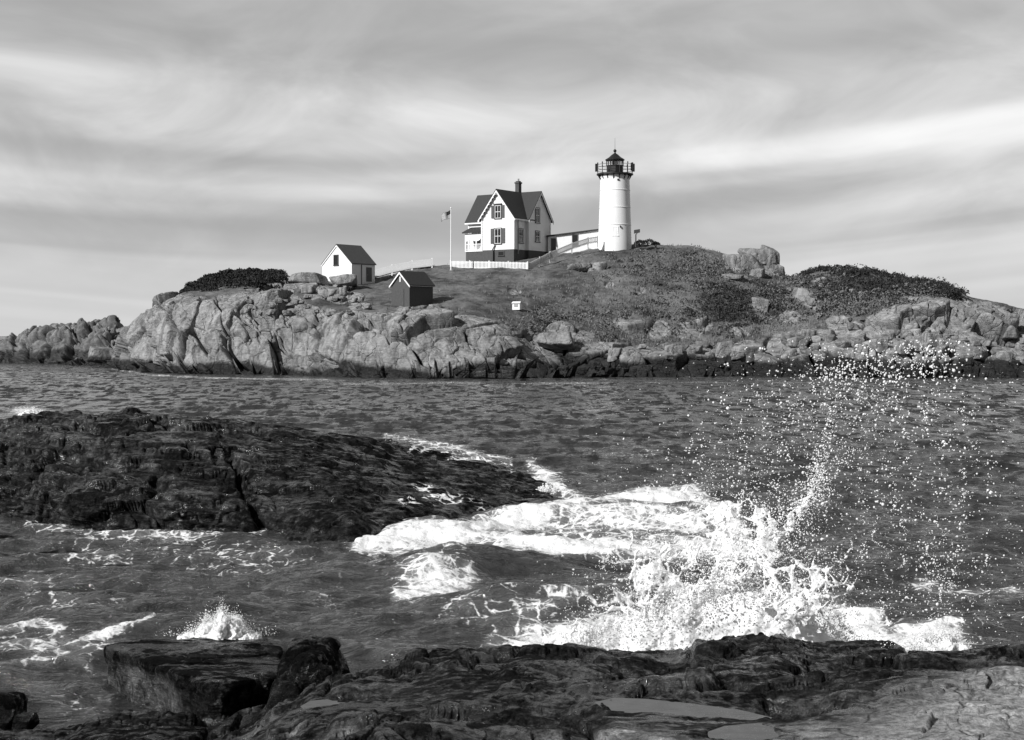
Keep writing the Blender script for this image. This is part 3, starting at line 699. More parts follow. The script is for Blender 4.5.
# ------------------------------------------------------------------ the sea
rng = np.random.default_rng(7)
fine = np.arange(-330, 1352, 0.85)
xs = np.concatenate([[-5200, -3600, -2500, -1700, -1100, -700, -480], fine, [1500, 1750, 2150, 2750, 3600, 4700, 6200]])
yr = [336.14, 336.3, 336.6, 337.0, 337.6, 338.3, 339.2, 340.2]
yy = 341.2
while yy < 860:
    yr.append(yy); yy += 0.28 if yy < 440 else 0.34 if yy < 470 else (0.34 + (yy - 470) / 90 * 0.4 if yy < 560 else 0.74)
yr = np.array(yr[::-1])
base = np.stack([sea(xs, np.full(len(xs), v)) for v in yr])
base = np.concatenate([base[:1] * np.array((0.4, 0.4, 0)), base], 0); yr = np.concatenate([[1300], yr])
base[..., 2] = 0
ny_, nx_ = base.shape[:2]
dd = base[:, 0, 1]; row_sp = np.abs(np.gradient(dd)); col_sp = dd * 0.85 / F
Xw = base[..., 0].astype(np.float32); Yw = base[..., 1].astype(np.float32)
Pxw = np.broadcast_to(xs[None, :], Xw.shape); Pyw = np.broadcast_to(yr[:, None], Xw.shape)
H = np.zeros_like(Xw); DX = np.zeros_like(Xw); DY = np.zeros_like(Xw)
patch_ = 0.75 + 0.5 * vnoise(np.stack((Xw / 14, Yw / 22, 0 * Xw), -1), 401)     # gusts: the chop is not even
NW = 110
for k in range(NW):
    lam = 0.20 * (5.2 / 0.20) ** ((k + rng.random()) / NW)
    th = rng.normal(0, 0.55) + 0.25; kx, ky = math.sin(th), -math.cos(th)
    kk = 2 * math.pi / lam; st = 0.026 if lam > 1.6 else 0.030
    a = st / kk
    need = np.maximum(row_sp * 1.5 * abs(ky), col_sp * 2.2)
    w = sstep(1.0, 2.2, lam / need)[:, None].astype(np.float32)
    ph = kk * (kx * Xw + ky * Yw) + rng.random() * 6.283
    s, c = np.sin(ph), np.cos(ph); c = c + .22 * np.cos(2 * ph + .7) if lam > .8 else c; amp = a * w * (patch_ if lam < 5 else 1)
    H += amp * c; DX -= 1.0 * amp * kx * s; DY -= 1.0 * amp * ky * s
# shelter behind the rocks and before the near shore: shorter, messier water
near = sstep(45, 24, Yw)
H += near * 0.05 * fbm(np.stack((Xw / 1.1, Yw / 0.8, 0 * Xw), -1), 4, 411) * 2
def stroke(pts, r, inten, ysc=1.0):
    """distance to a traced line, in picture pixels of the flat water"""
    best = np.full(Xw.shape, 1e9, np.float32)
    P0 = np.asarray(pts, float)
    for (x0, y0), (x1, y1) in zip(P0[:-1], P0[1:]):
        ex, ey = x1 - x0, (y1 - y0) * ysc; L = ex * ex + ey * ey + 1e-9
        u = np.clip(((Pxw - x0) * ex + (Pyw - y0) * ysc * ey) / L, 0, 1)
        best = np.minimum(best, np.hypot(Pxw - x0 - u * ex, (Pyw - y0) * ysc - u * ey))
    return inten * np.exp(-(best / r) ** 2)
def blob(cx, cy, rx, ry, inten): return inten * np.exp(-(((Pxw - cx) / rx) ** 2 + ((Pyw - cy) / ry) ** 2))
foam = np.zeros_like(Xw)
for f in [stroke([(362,546),(420,541),(480,534),(540,522),(590,506),(640,497),(690,499)], 11, 1.05, 1.4),
          blob(440,541,80,11,1.0), blob(432,583,34,13,1.1), blob(450,562,22,10,0.7), stroke([(398,598),(440,594),(470,582)], 9, 0.9),
          stroke([(500,545),(570,552),(640,554),(740,550)], 14, 1.0, 1.4), blob(600,530,110,24,0.68), stroke([(480,528),(560,520),(640,524),(700,530)], 7, 0.8),
          stroke([(650,497),(700,503),(735,535),(748,552)], 13, 1.0), blob(680,506,50,9,0.6), blob(545,485,20,12,1.0), stroke([(532,466),(548,482),(580,500)], 7, 0.72),
          stroke([(385,436),(420,442),(470,452),(510,462)], 4.5, 0.62), blob(472,463,26,6,0.8), blob(440,450,40,8,0.5),
          stroke([(500,652),(560,642),(640,626),(760,614),(870,632)], 19, 0.95), blob(820,622,34,16,0.9), blob(680,615,130,24,0.42), blob(780,570,80,40,0.30),
          stroke([(0,634),(40,627),(62,631)], 4, 0.72), stroke([(84,638),(120,631),(152,622)], 3.5, 0.72), stroke([(0,655),(70,648),(100,652)], 4, 0.5), blob(40,650,90,24,0.56), stroke([(0,672),(60,664),(92,668)], 4, 0.5), blob(30,580,60,10,0.42),
          stroke([(30,524),(90,536),(180,538),(262,532)], 6, 0.62), blob(230,556,110,20,0.44), blob(80,556,90,14,0.40), blob(60,606,80,10,0.40), 
          stroke([(340,384.5),(480,383)], 1.6, 0.42), stroke([(520,384),(610,383.2)], 1.2, 0.5), stroke([(640,382.9),(700,382.2),(760,383.1),(840,382.2)], 0.8, 0.36), stroke([(112,369.5),(150,375),(210,378),(250,378.6),(300,379),(345,380.5)], 0.9, 0.5), stroke([(975,386),(1030,385.4)], 1.2, 0.6),
          stroke([(110,374),(330,381.5)], 1.2, 0.35), blob(28,411,20,5,1.0), stroke([(520,618),(580,604),(640,590)], 9, 0.45), blob(490,620,70,26,0.42),
          blob(940,636,60,16,0.55), stroke([(860,650),(905,640),(955,640)], 14, 0.95), blob(640,455,60,7,0.30), blob(720,470,90,10,0.26), blob(900,560,150,70,0.22), stroke([(920,583),(1024,592)], 6, 0.5), blob(330,600,70,30,0.25), blob(60,700,70,18,0.3)]:
    foam = np.maximum(foam, f) + 0.25 * np.minimum(foam, f)
foam *= 0.72 + 0.55 * (0.5 + 0.5 * fbm(np.stack((Xw / 1.3, Yw / 2.6, 0 * Xw), -1), 4, 421))
foam = np.clip(foam * 0.86, 0, 1.1)
# swells that steepen over the shoals, and the lift of the broken water
def hump(px, py, wx, wy, h, skew=0.0):
    c = sea(px, py); q = (Yw - c[1]) + skew * (Xw - c[0])
    return h * np.exp(-((Xw - c[0]) / wx) ** 2) * np.where(q < 0, np.exp(-(q / wy) ** 2), np.exp(-(q / (2.4 * wy)) ** 2))
for a in [(650,522,2.6,0.8,0.34,0.25),(560,560,2.2,0.6,0.16,-0.1),(445,575,1.0,0.5,0.34,-0.35),(440,538,1.6,0.8,0.22,0.1),(560,604,1.7,0.45,0.20,-0.15),(470,612,1.2,0.4,0.13,0.2),(200,628,0.9,0.5,0.06,0),
          (700,452,2.6,0.9,0.18,0),(880,405,7,2.0,0.2,0),(520,520,1.0,0.6,0.18,0),(60,626,1.0,0.35,0.10,0.15),(850,600,2.2,0.5,0.14,0),(960,560,2.5,0.7,0.14,0.1),(330,585,1.5,0.4,0.10,0.1)]:
    H += hump(*a)
lump = fbm(np.stack((Xw / 0.35, Yw / 0.35, 0 * Xw), -1), 4, 431)
H += np.clip(foam, 0, 1.1) * sstep(70, 35, Yw) * (0.05 + 0.10 * lump)
H *= sstep(9, 12, Yw) * 0.9 + 0.1
WG = np.stack((Xw + DX, Yw + DY, H), -1)

m, bb, pr, out = newmat('sea_water'); P = geopos(bb)
fo = bb.attr('foam')
wp = bb.noise(P, 1.2, 3.0, 0.6)
Pd = bb.n('ShaderNodeVectorMath', operation='ADD')
bb.put(Pd.inputs[0], P); dn = bb.n('ShaderNodeTexNoise'); bb.put(dn.inputs['Vector'], P); dn.inputs['Scale'].default_value = 1.6; dn.inputs['Detail'].default_value = 4
dv = bb.n('ShaderNodeVectorMath', operation='SCALE'); bb.t.links.new(dn.outputs['Color'], dv.inputs[0]); dv.inputs['Scale'].default_value = 0.55; bb.t.links.new(dv.outputs[0], Pd.inputs[1])
v1 = bb.voro(bb.mapping(Pd.outputs[0], sc=(1, 0.8, 0.4)), 3.2, 'DISTANCE_TO_EDGE').outputs['Distance']
v2 = bb.voro(bb.mapping(Pd.outputs[0], sc=(1, 0.8, 0.4)), 8.5, 'DISTANCE_TO_EDGE').outputs['Distance']
lace = bb.m('ADD', bb.rng(v1, 0.0, 0.16, 0.34, 0.0), bb.rng(v2, 0.0, 0.2, 0.20, 0.0))
fb_ = bb.m('ADD', bb.m('MULTIPLY', bb.noise(P, 2.4, 7.0, 0.70, 0.4), 0.6), bb.m('MULTIPLY', bb.noise(bb.mapping(P, sc=(.45, 1.8, 1), rot=(0, 0, .12)), 2.2, 6.0, 0.7, 0.8), 0.4))
tf = bb.m('ADD', bb.m('MULTIPLY', fo, 0.98), bb.m('ADD', lace, bb.m('MULTIPLY', bb.m('SUBTRACT', fb_, 0.5), 2.1)))
ff = bb.m('MULTIPLY', bb.rng(tf, 0.60, 1.02), bb.rng(fo, 0.08, 0.3))
milky = bb.rng(fo, 0.15, 1.0)
deepc = bb.mix(milky, bb.rng(fb_, 0.35, 0.65, 0.014, 0.046), 0.27)
setcol(bb, pr, bb.mix(ff, deepc, bb.rng(fb_, 0.3, 0.62, 0.58, 0.86)))
bb.put(pr.inputs['Roughness'], bb.mix(ff, 0.07, 0.75)); pr.inputs['IOR'].default_value = 1.5
r1 = bb.noise(bb.mapping(P, sc=(0.6, 1.3, 1)), 2.4, 5.0, 0.62, 0.5); r2 = bb.noise(bb.mapping(P, sc=(0.55, 1.0, 1)), 0.42, 4.0, 0.6, 0.3); r3 = bb.noise(P, 9.0, 3.0, 0.6)
r1 = bb.m('SUBTRACT', 1.0, bb.m('ABSOLUTE', bb.m('MULTIPLY_ADD', r1, 4.0, -2.0)))          # peaked wavelets
spy_ = bb.n('ShaderNodeSeparateXYZ'); bb.t.links.new(P, spy_.inputs[0]); calm = bb.rng(spy_.outputs[1], 20.0, 80.0, 1.0, 0.15)
hh = bb.m('ADD', bb.m('ADD', bb.m('MULTIPLY', r1, 0.036), bb.m('MULTIPLY', r2, 0.07)), bb.m('MULTIPLY', r3, 0.007))
nb = bb.bump(bb.m('MULTIPLY', hh, calm), 1.0, 1.6)
fbp = bb.bump(bb.m('ADD', bb.m('MULTIPLY', fb_, 1.0), bb.m('MULTIPLY', bb.noise(P, 14.0, 4.0, 0.7), 0.5)), 0.9, 0.06)
nm = bb.n('ShaderNodeMix'); nm.data_type = 'VECTOR'; bb.put(nm.inputs[0], ff); bb.put(nm.inputs[4], nb); bb.put(nm.inputs[5], fbp)
# wavelets too long for the texture's grain out in the channel: facets that lean to and fro
r4 = bb.noise(bb.mapping(P, sc=(1.05, 0.46, 1), rot=(0, 0, .08)), 1.0, 6.0, 0.74, 0.5); sp_ = bb.n('ShaderNodeSeparateXYZ'); bb.t.links.new(P, sp_.inputs[0])
lean = bb.m('MULTIPLY', bb.m('MULTIPLY', bb.rng(r4, 0.455, 0.66), -1.0), bb.rng(sp_.outputs[1], 14.0, 50.0, 0.30, 1.0))      # steep little fronts that face the shore
va = bb.n('ShaderNodeVectorMath', operation='ADD'); bb.t.links.new(nm.outputs[1], va.inputs[0]); bb.t.links.new(bb.comb(0.0, bb.m('MULTIPLY', lean, bb.m('SUBTRACT', 1.0, ff)), 0.0), va.inputs[1])
vn = bb.n('ShaderNodeVectorMath', operation='NORMALIZE'); bb.t.links.new(va.outputs[0], vn.inputs[0])
bb.put(pr.inputs['Normal'], vn.outputs[0])
sea_water = m
tag(grid_obj('sea_water', WG, sea_water, {'foam': foam}), kind='structure')

# ------------------------------------------------------------------ spray and broken water
m, bb, pr, out = newmat('white_water'); P = geopos(bb)
setcol(bb, pr, bb.rng(bb.noise(P, 9.0, 4.0), 0.3, 0.7, 0.86, 0.93, False)); pr.inputs['Roughness'].default_value = 0.45; pr.inputs['Subsurface Weight'].default_value = 0.0
bb.put(pr.inputs['Normal'], bb.bump(bb.noise(P, 30.0, 4.0, 0.7), 0.5, 0.02)); white_water = m
tl = bb.n('ShaderNodeBsdfTranslucent'); tl.inputs[0].default_value = (.9, .9, .9, 1); ms = bb.n('ShaderNodeMixShader'); ms.inputs[0].default_value = .22      # light seeps through froth
bb.t.links.new(pr.outputs[0], ms.inputs[1]); bb.t.links.new(tl.outputs[0], ms.inputs[2]); bb.t.links.new(ms.outputs[0], out.inputs[0])
def ico(sub):
    bm = bmesh.new(); bmesh.ops.create_icosphere(bm, subdivisions=sub, radius=1.0)
    v = np.array([q.co[:] for q in bm.verts]); f = np.array([[q.index for q in p.verts] for p in bm.faces]); bm.free(); return v, f
IC1 = ico(1); IC3 = ico(3); IC4 = ico(4); IC6 = ico(5)
def lgn(m, sig, n, top=2.6): return np.minimum(rng.lognormal(math.log(m), sig, n), m * top)
class Drops:
    def __init__(s): s.V = []; s.Fc = []; s.n = 0
    def add(s, C, r, stretch=None, ic=IC1):
        C = np.asarray(C, float).reshape(-1, 3); k = len(C)
        if k == 0: return
        r = np.broadcast_to(np.asarray(r, float), (k,))
        sc = r[:, None] * (rng.uniform(0.6, 1.45, (k, 3)) if stretch is None else stretch)
        ang = rng.uniform(0, 6.28, k); ca, sa = np.cos(ang), np.sin(ang)
        v = ic[0][None] * sc[:, None, :]
        x = v[..., 0] * ca[:, None] - v[..., 2] * sa[:, None]; z = v[..., 0] * sa[:, None] + v[..., 2] * ca[:, None]
        v = np.stack((x, v[..., 1], z), -1) + C[:, None, :]
        s.Fc.append((ic[1][None] + (np.arange(k) * len(ic[0]))[:, None, None]).reshape(-1, 3) + s.n)
        s.V.append(v.reshape(-1, 3)); s.n += k * len(ic[0])
    def blob(s, C, r, flat=1.0, ic=None):
        """froth: lumps with a rough, crumbled skin"""
        C = np.asarray(C, float).reshape(-1, 3); r = np.broadcast_to(np.asarray(r, float), (len(C),))
        ic = ic or IC4; U = ic[0]; k = len(C)
        v = C[:, None, :] + U[None] * r[:, None, None] * np.array((1, 1, flat))
        q = v.reshape(-1, 3); rr = np.repeat(r, len(U))
        dsp = rr * (0.55 * fbm(q / 0.11, 3, 811) + 0.30 * fbm(q / 0.035, 3, 813))
        v = v + U[None] * dsp.reshape(k, -1)[:, :, None]
        s.Fc.append((ic[1][None] + (np.arange(k) * len(U))[:, None, None]).reshape(-1, 3) + s.n); s.V.append(v.reshape(-1, 3)); s.n += k * len(U)
    def dome(s, foot, rx, hh_, dep, d0):
        """one heap of froth: a half buried ellipsoid with a crumbled skin; foot and sizes in picture pixels at depth d0"""
        c = unproj(foot[0], foot[1], d0); k = d0 / F; rad = np.array((rx * k, dep, hh_ * k)); U = IC6[0]
        U = U[:]; v = U * rad; R_ = rad.mean()
        d_ = 0.34 * R_ * fbm(v / (.55 * R_) + c, 3, 821) + 0.10 * R_ * (1 - np.abs(fbm(v / (.20 * R_) + c, 3, 823)) * 3) + 0.035 * R_ * fbm(v / (.06 * R_) + c, 3, 825)
        nn = U / rad; nn /= np.linalg.norm(nn, axis=1, keepdims=True); v = v + nn * d_[:, None] + c
        s.Fc.append(IC6[1] + s.n); s.V.append(v); s.n += len(v)
    def thread(s, P, r, seg=5):
        """a thin strand of water along points P with radii r"""
        P = np.asarray(P, float); r = np.broadcast_to(np.asarray(r, float), (len(P),))
        d = np.gradient(P, axis=0); d /= np.linalg.norm(d, axis=1, keepdims=True) + 1e-9
        a = np.cross(d, np.array((0.1, 1.0, 0.2))); a /= np.linalg.norm(a, axis=1, keepdims=True) + 1e-9; c = np.cross(d, a)
        t = np.linspace(0, 2 * np.pi, seg, False)
        v = P[:, None, :] + r[:, None, None] * (a[:, None, :] * np.cos(t)[None, :, None] + c[:, None, :] * np.sin(t)[None, :, None])
        n = len(P); idx = np.arange(n * seg).reshape(n, seg); q = []
        i0 = idx[:-1]; i1 = idx[1:]; j0 = np.roll(i0, -1, 1); j1 = np.roll(i1, -1, 1)
        s.Fc.append(np.concatenate([np.stack((i0, j0, j1), -1).reshape(-1, 3), np.stack((i0, j1, i1), -1).reshape(-1, 3)]) + s.n)
        s.V.append(v.reshape(-1, 3)); s.n += n * seg
    def build(s, name, mat): return mesh_np(name, np.concatenate(s.V), np.concatenate(s.Fc), mat)
def polyline(pts, n):
    pts = np.asarray(pts, float); t = np.linspace(0, len(pts) - 1, n); i = np.minimum(t.astype(int), len(pts) - 2); f = (t - i)[:, None]
    return pts[i] * (1 - f) + pts[i + 1] * f

def web(S, cen, rad, cell, d0, depth, rr, keep=0.75):
    """a sheet of water torn into a net of strands: jittered six-sided cells inside an ellipse"""
    nxw = int(2 * rad[0] / cell) + 3; nyw = int(2 * rad[1] / (cell * 0.87)) + 3
    pts = {}
    def node(i, j):
        if (i, j) not in pts:
            x = (i + 0.5 * (j % 2)) * cell - rad[0]; yv = j * cell * 0.87 - rad[1]
            g = rng.normal(0, 0.28 * cell, 2); pts[(i, j)] = (cen[0] + x + g[0], cen[1] + yv + g[1], d0 + depth * (0.5 * math.sin(x / rad[0] * 2) + rng.normal(0, 0.12)))
        return pts[(i, j)]
    for i in range(nxw):
        for j in range(nyw):
            a = node(i, j)
            if ((a[0] - cen[0]) / rad[0]) ** 2 + ((a[1] - cen[1]) / rad[1]) ** 2 > 1: continue
            nb_ = [(i + 1, j), (i + (j % 2), j + 1), (i - 1 + (j % 2), j + 1)]
            if (i + 2 * j) % 3 == 0: nb_ = nb_[:2]
            for q in nb_:
                if rng.random() > keep: continue
                c = node(*q); A = unproj(a[0], a[1], a[2]); C = unproj(c[0], c[1], c[2])
                L = np.linalg.norm(C - A); k = np.linspace(0, 1, 6)[:, None]
                path = A * (1 - k) + C * k + np.array((0, 0, -1)) * (0.15 * L * np.sin(np.pi * k)) * rng.uniform(-1, 1)
                w = rr * rng.uniform(0.5, 1.2) * (1 - 0.55 * np.sin(np.pi * k[:, 0]))
                S.thread(path, w)
            if rng.random() < 0.6: S.add([unproj(*a)], rr * rng.uniform(1.0, 2.0))

# the wave that bursts against the ledge
S = Drops()
D0 = 15.8
def pts(px, py, dsp=.35, d0=None): return unproj(px, py, (D0 if d0 is None else d0) + rng.normal(0, dsp, len(px)))
# sheets of water thrown up by the rock: whole and white at the foot, torn into nets higher up
TR = np.array([(676,650),(700,612),(726,584),(752,562),(773,543),(790,522),(803,505),(813,489),(819,468),(824,445)], float); TW_ = np.array([34,25,18,14,11,9,6,4,2.0,1.2])
def sheet(x0, x1, y0, y1, rho_fn, d0, seed, lean=.004, thick=.012, step=.8):
    gx = np.arange(x0, x1, step); gy = np.arange(y0, y1, step); X, Y_ = np.meshgrid(gx, gy)
    q = np.stack((X, Y_, 0 * X), -1).reshape(-1, 3)
    wq = np.stack([fbm(q / 22.0 + 9 * k, 3, seed + k) for k in range(2)] + [np.zeros(len(q))], -1)
    q2 = q + 9 * wq
    A1, A2, _, _ = worley(q2 / np.array((17, 19, 17.)), seed + 5); B1, B2, _, _ = worley(q2 / np.array((8.0, 9, 8)), seed + 7)
    e = np.minimum((A2 - A1) * 1.0, (B2 - B1) * .62 + .10)
    rho = rho_fn(q[:, 0], q[:, 1]) + .26 * fbm(q / 24.0, 3, seed + 11) + .14 * fbm(q / 6.0, 3, seed + 12) - .04
    lim = np.clip(rho - .12, 0, 2) ** 1.25 * 1.05; keep = (e < lim) & (rho > .14)
    edge_ = np.clip((lim - e) / .12, 0, 1)
    D = d0 + .40 * fbm(q / 70.0, 2, seed + 13) + lean * (650 - q[:, 1]) - .025 * np.sqrt(edge_) - .06 * fbm(q / 16.0, 2, seed + 14) - .018 * fbm(q / 4.5, 3, seed + 15)
    Fp = unproj(q[:, 0], q[:, 1], D); Bp = unproj(q[:, 0], q[:, 1], D + thick + .025 * np.sqrt(edge_))
    f = grid_faces(len(gy), len(gx)); f = f[keep[f].sum(1) >= 3]; f = np.concatenate([f[:, [0, 1, 2]], f[:, [0, 2, 3]]])
    n = len(Fp); f = np.concatenate([f, f[:, ::-1] + n]); V = np.concatenate([Fp, Bp])
    u, inv = np.unique(f.ravel(), return_inverse=True); S.V.append(V[u]); S.Fc.append(inv.reshape(-1, 3) + S.n); S.n += len(u)
def rho_base(x, y):
    top = np.interp(x, [480,520,560,600,640,680,720,760,800,830,860,900], [654,648,641,633,624,613,604,602,614,634,650,664])
    return np.where(x < 500, 0, np.clip((y - (top - 34)) / 62.0, 0, 1.4)) * sstep(500, 610, x) ** .6 * sstep(905, 870, x)
def rho_jet(x, y):
    best = np.zeros(len(x))
    for (a0, w0), (a1, w1) in zip(zip(TR[:-1], TW_[:-1]), zip(TR[1:], TW_[1:])):
        ex, ey = a1 - a0; u = np.clip(((x - a0[0]) * ex + (y - a0[1]) * ey) / (ex * ex + ey * ey), 0, 1)
        dd_ = np.hypot(x - a0[0] - u * ex, y - a0[1] - u * ey) / (w0 + (w1 - w0) * u); best = np.maximum(best, np.clip(1.15 - .62 * dd_, 0, 1))
    return best * np.interp(y, [440, 478, 500, 530, 575, 620], [.0, .05, .46, .44, .46, .8])
def rho_web(x, y):
    v = np.zeros(len(x))
    for (cx, cy, rx, ry, k) in [(662,572,44,36,.52),(716,560,46,34,.55),(758,540,34,36,.52),(720,513,20,11,.6),(800,585,34,36,.55),(842,585,16,30,.42),(622,600,36,22,.5),(690,598,60,22,.62),(770,480,8,14,.3)]:
        v = np.maximum(v, .66 * k * np.clip(1.6 - np.hypot((x - cx) / rx, (y - cy) / ry), 0, 1))
    return v
sheet(486, 908, 556, 664, rho_base, D0 - .1, 901); sheet(520, 890, 570, 664, lambda x, y: rho_base(x + 14, y - 10) * sstep(815, 765, x), D0 + .3, 931)
sheet(620, 840, 430, 655, rho_jet, D0, 951, step=.7); sheet(575, 870, 470, 640, rho_web, D0 - .25, 971, thick=.008, step=.7)
# fine drops round the sheets
n = 15000; x = rng.uniform(490, 890, n); ty = np.interp(x, [490,540,580,620,660,700,740,780,820,850,890], [650,642,632,622,610,596,586,592,610,630,648]); lift = np.interp(x, [490,560,640,700,760,800,850,890], [4,9,20,30,30,24,12,5])
yv = ty + 20 - rng.gamma(1.6, 1, n) * lift * .8; k = yv > 430; S.add(pts(x[k], yv[k]), lgn(.0045, .4, k.sum()))
trunk = [(676,640),(700,606),(726,580),(752,560),(775,540),(792,522),(806,504),(815,488),(820,470),(824,445),(830,420),(834,395)]
n = 4600; tp = polyline(trunk, n); tt = np.linspace(0, 1, n); sp = np.interp(tt, [0, .3, .6, .72, 1], [32, 22, 11, 5, 6]); kd = rng.random(n) < np.interp(tt, [0, .6, .74, .8, 1], [1, .9, .55, .2, .08])
S.add(pts((tp[:, 0] + rng.normal(0, 1, n) * sp)[kd], (tp[:, 1] + rng.normal(0, 1, n) * sp * .8)[kd]), lgn(.0055, .45, kd.sum()))
for j in [(700,556,18),(664,575,16),(640,590,14),(735,540,16),(716,512,8),(690,545,10),(760,515,10),(838,580,10),(815,560,14),(655,540,12),(612,560,8),(720,580,24),(680,600,22),(745,500,7)]:
    n = 80; S.add(pts(j[0] + rng.normal(0, j[2], n), j[1] + rng.normal(0, j[2] * .8, n)), lgn(.0055, .45, n))
def field(n, cx, cy, rx, ry, rm, sig=.42, d0=16.2, dsp=.8):
    x = cx + rng.normal(0, rx, n); yv = cy + rng.normal(0, ry, n); k = (yv < 650) & (yv > 340); p_ = pts(x[k], yv[k], dsp, d0); r_ = lgn(rm * .92, sig, k.sum(), 2.0); S.add(p_, r_); j = rng.random(len(p_)) < .5; S.add(p_[j] + rng.normal(0, 1, (j.sum(), 3)) * r_[j][:, None] * 1.2, r_[j] * rng.uniform(.4, .9, j.sum()))
for f in [(420,895,366,40,15,.0085),(160,925,352,25,13,.0085),(260,860,395,55,18,.0075),(1500,870,480,88,72,.0055),(700,830,420,48,44,.006),(900,900,590,75,34,.0055),(240,945,570,16,22,.007),(500,720,480,42,28,.0058),(500,640,545,48,32,.0058),(110,832,376,14,9,.009),(260,985,470,32,75,.005),(600,780,440,60,50,.005)]: field(*f)
for c in range(110):
    x, yv = rng.uniform(690, 995), rng.uniform(395, 632); n = int(rng.integers(4, 14)); S.add(pts(x + rng.normal(0, 4, n), yv + rng.normal(0, 5, n), .08), lgn(.0072, .42, n))
def rag(x, yv, h, w, seed):
    """a small torn scrap of water: beads run together along a bent line"""
    n = 26; t_ = np.linspace(0, 1, n); px = x + w * t_ + 2.2 * np.sin(t_ * 5 + seed) + rng.normal(0, .7, n); py = yv + h * t_ + rng.normal(0, .7, n)
    S.add(unproj(px, py, np.full(n, D0) + rng.normal(0, .01, n)), (.0105 * (1 - .6 * t_)) * rng.uniform(.35, 1.25, n))
for i, a in enumerate([(848,552,-14,6),(863,545,20,-6),(872,530,16,6),(842,590,20,5),(938,520,18,6),(965,488,14,-5),(826,404,16,6),(836,470,14,-4),(940,586,20,4),(900,520,12,7),(772,482,14,9),(690,500,12,9),(960,470,10,5),(838,555,14,6),(985,555,12,5),(818,470,-16,4),(700,548,-14,6),(668,560,-14,6),(905,556,14,-6),(880,600,12,6),(925,545,12,5)]): rag(*a, i)
tag(S.build('spray', white_water), kind='stuff')

# mounds of broken water: lumps of froth under a veil of drops
def heap(cen, rx, hh_, dep, d0, nb_, rb_, nd, rd, name='foam', top=None):
    global S
    S = Drops(); pf_ = lambda q: (1 - np.abs(q) ** 1.7) * (0.7 + 0.3 * np.sin(q * 9 + cen[0]) * np.cos(q * 5))
    for k in range(13):
        u = rng.uniform(-.85, .85); hk = hh_ * pf_(np.array(u)) * rng.uniform(.55, 1.08)
        S.dome((cen[0] + u * rx, cen[1] + hh_ * .12), rx * rng.uniform(.16, .34), max(hk, hh_ * .2), dep * rng.uniform(.2, .4), d0 - rng.uniform(-.15, .15))
    for k in range(10):      # ragged fingers thrown off the top
        u = rng.uniform(-.7, .7); n_ = 16; t_ = np.linspace(0, 1, n_); y0 = cen[1] - hh_ * pf_(np.array(u)) * .8; an = u * 1.1 + rng.normal(0, .25); L = hh_ * rng.uniform(.2, .5)
        S.add(unproj(cen[0] + u * rx + L * np.sin(an) * t_ + rng.normal(0, .5, n_), y0 - L * np.cos(an) * t_ + rng.normal(0, .5, n_), np.full(n_, d0)), rd * 2.4 * (1 - .75 * t_) * rng.uniform(.6, 1.2, n_))
    u = rng.normal(0, .5, nd); yv = cen[1] - np.maximum(pf_(np.clip(u, -1, 1)), .02) * hh_ * rng.uniform(.3, 1.0, nd) - rng.exponential(hh_ * .10, nd) - 1
    S.add(unproj(cen[0] + u * rx, yv, d0 + dep * (rng.random(nd) - .5)), lgn(rd * .75, .4, nd))
    tag(S.build(name, white_water), kind='stuff')
heap((221, 637), 38, 30, .7, 17.5, 260, .05, 3600, .0046)
heap((34, 414), 13, 5, 1.0, 46, 26, .13, 160, .016)
heap((905, 660), 62, 20, .7, 13.9, 420, .042, 3600, .0044)
heap((935, 645), 32, 20, .6, 15.2, 200, .045, 1800, .0046)
heap((434, 594), 30, 14, .7, 23.0, 240, .07, 900, .005)
heap((440, 549), 78, 11, .9, 27.5, 420, .075, 1500, .006)
heap((548, 494), 16, 10, .7, 36, 40, .14, 500, .013)
heap((470, 474), 30, 5, .8, 40, 40, .11, 400, .014)
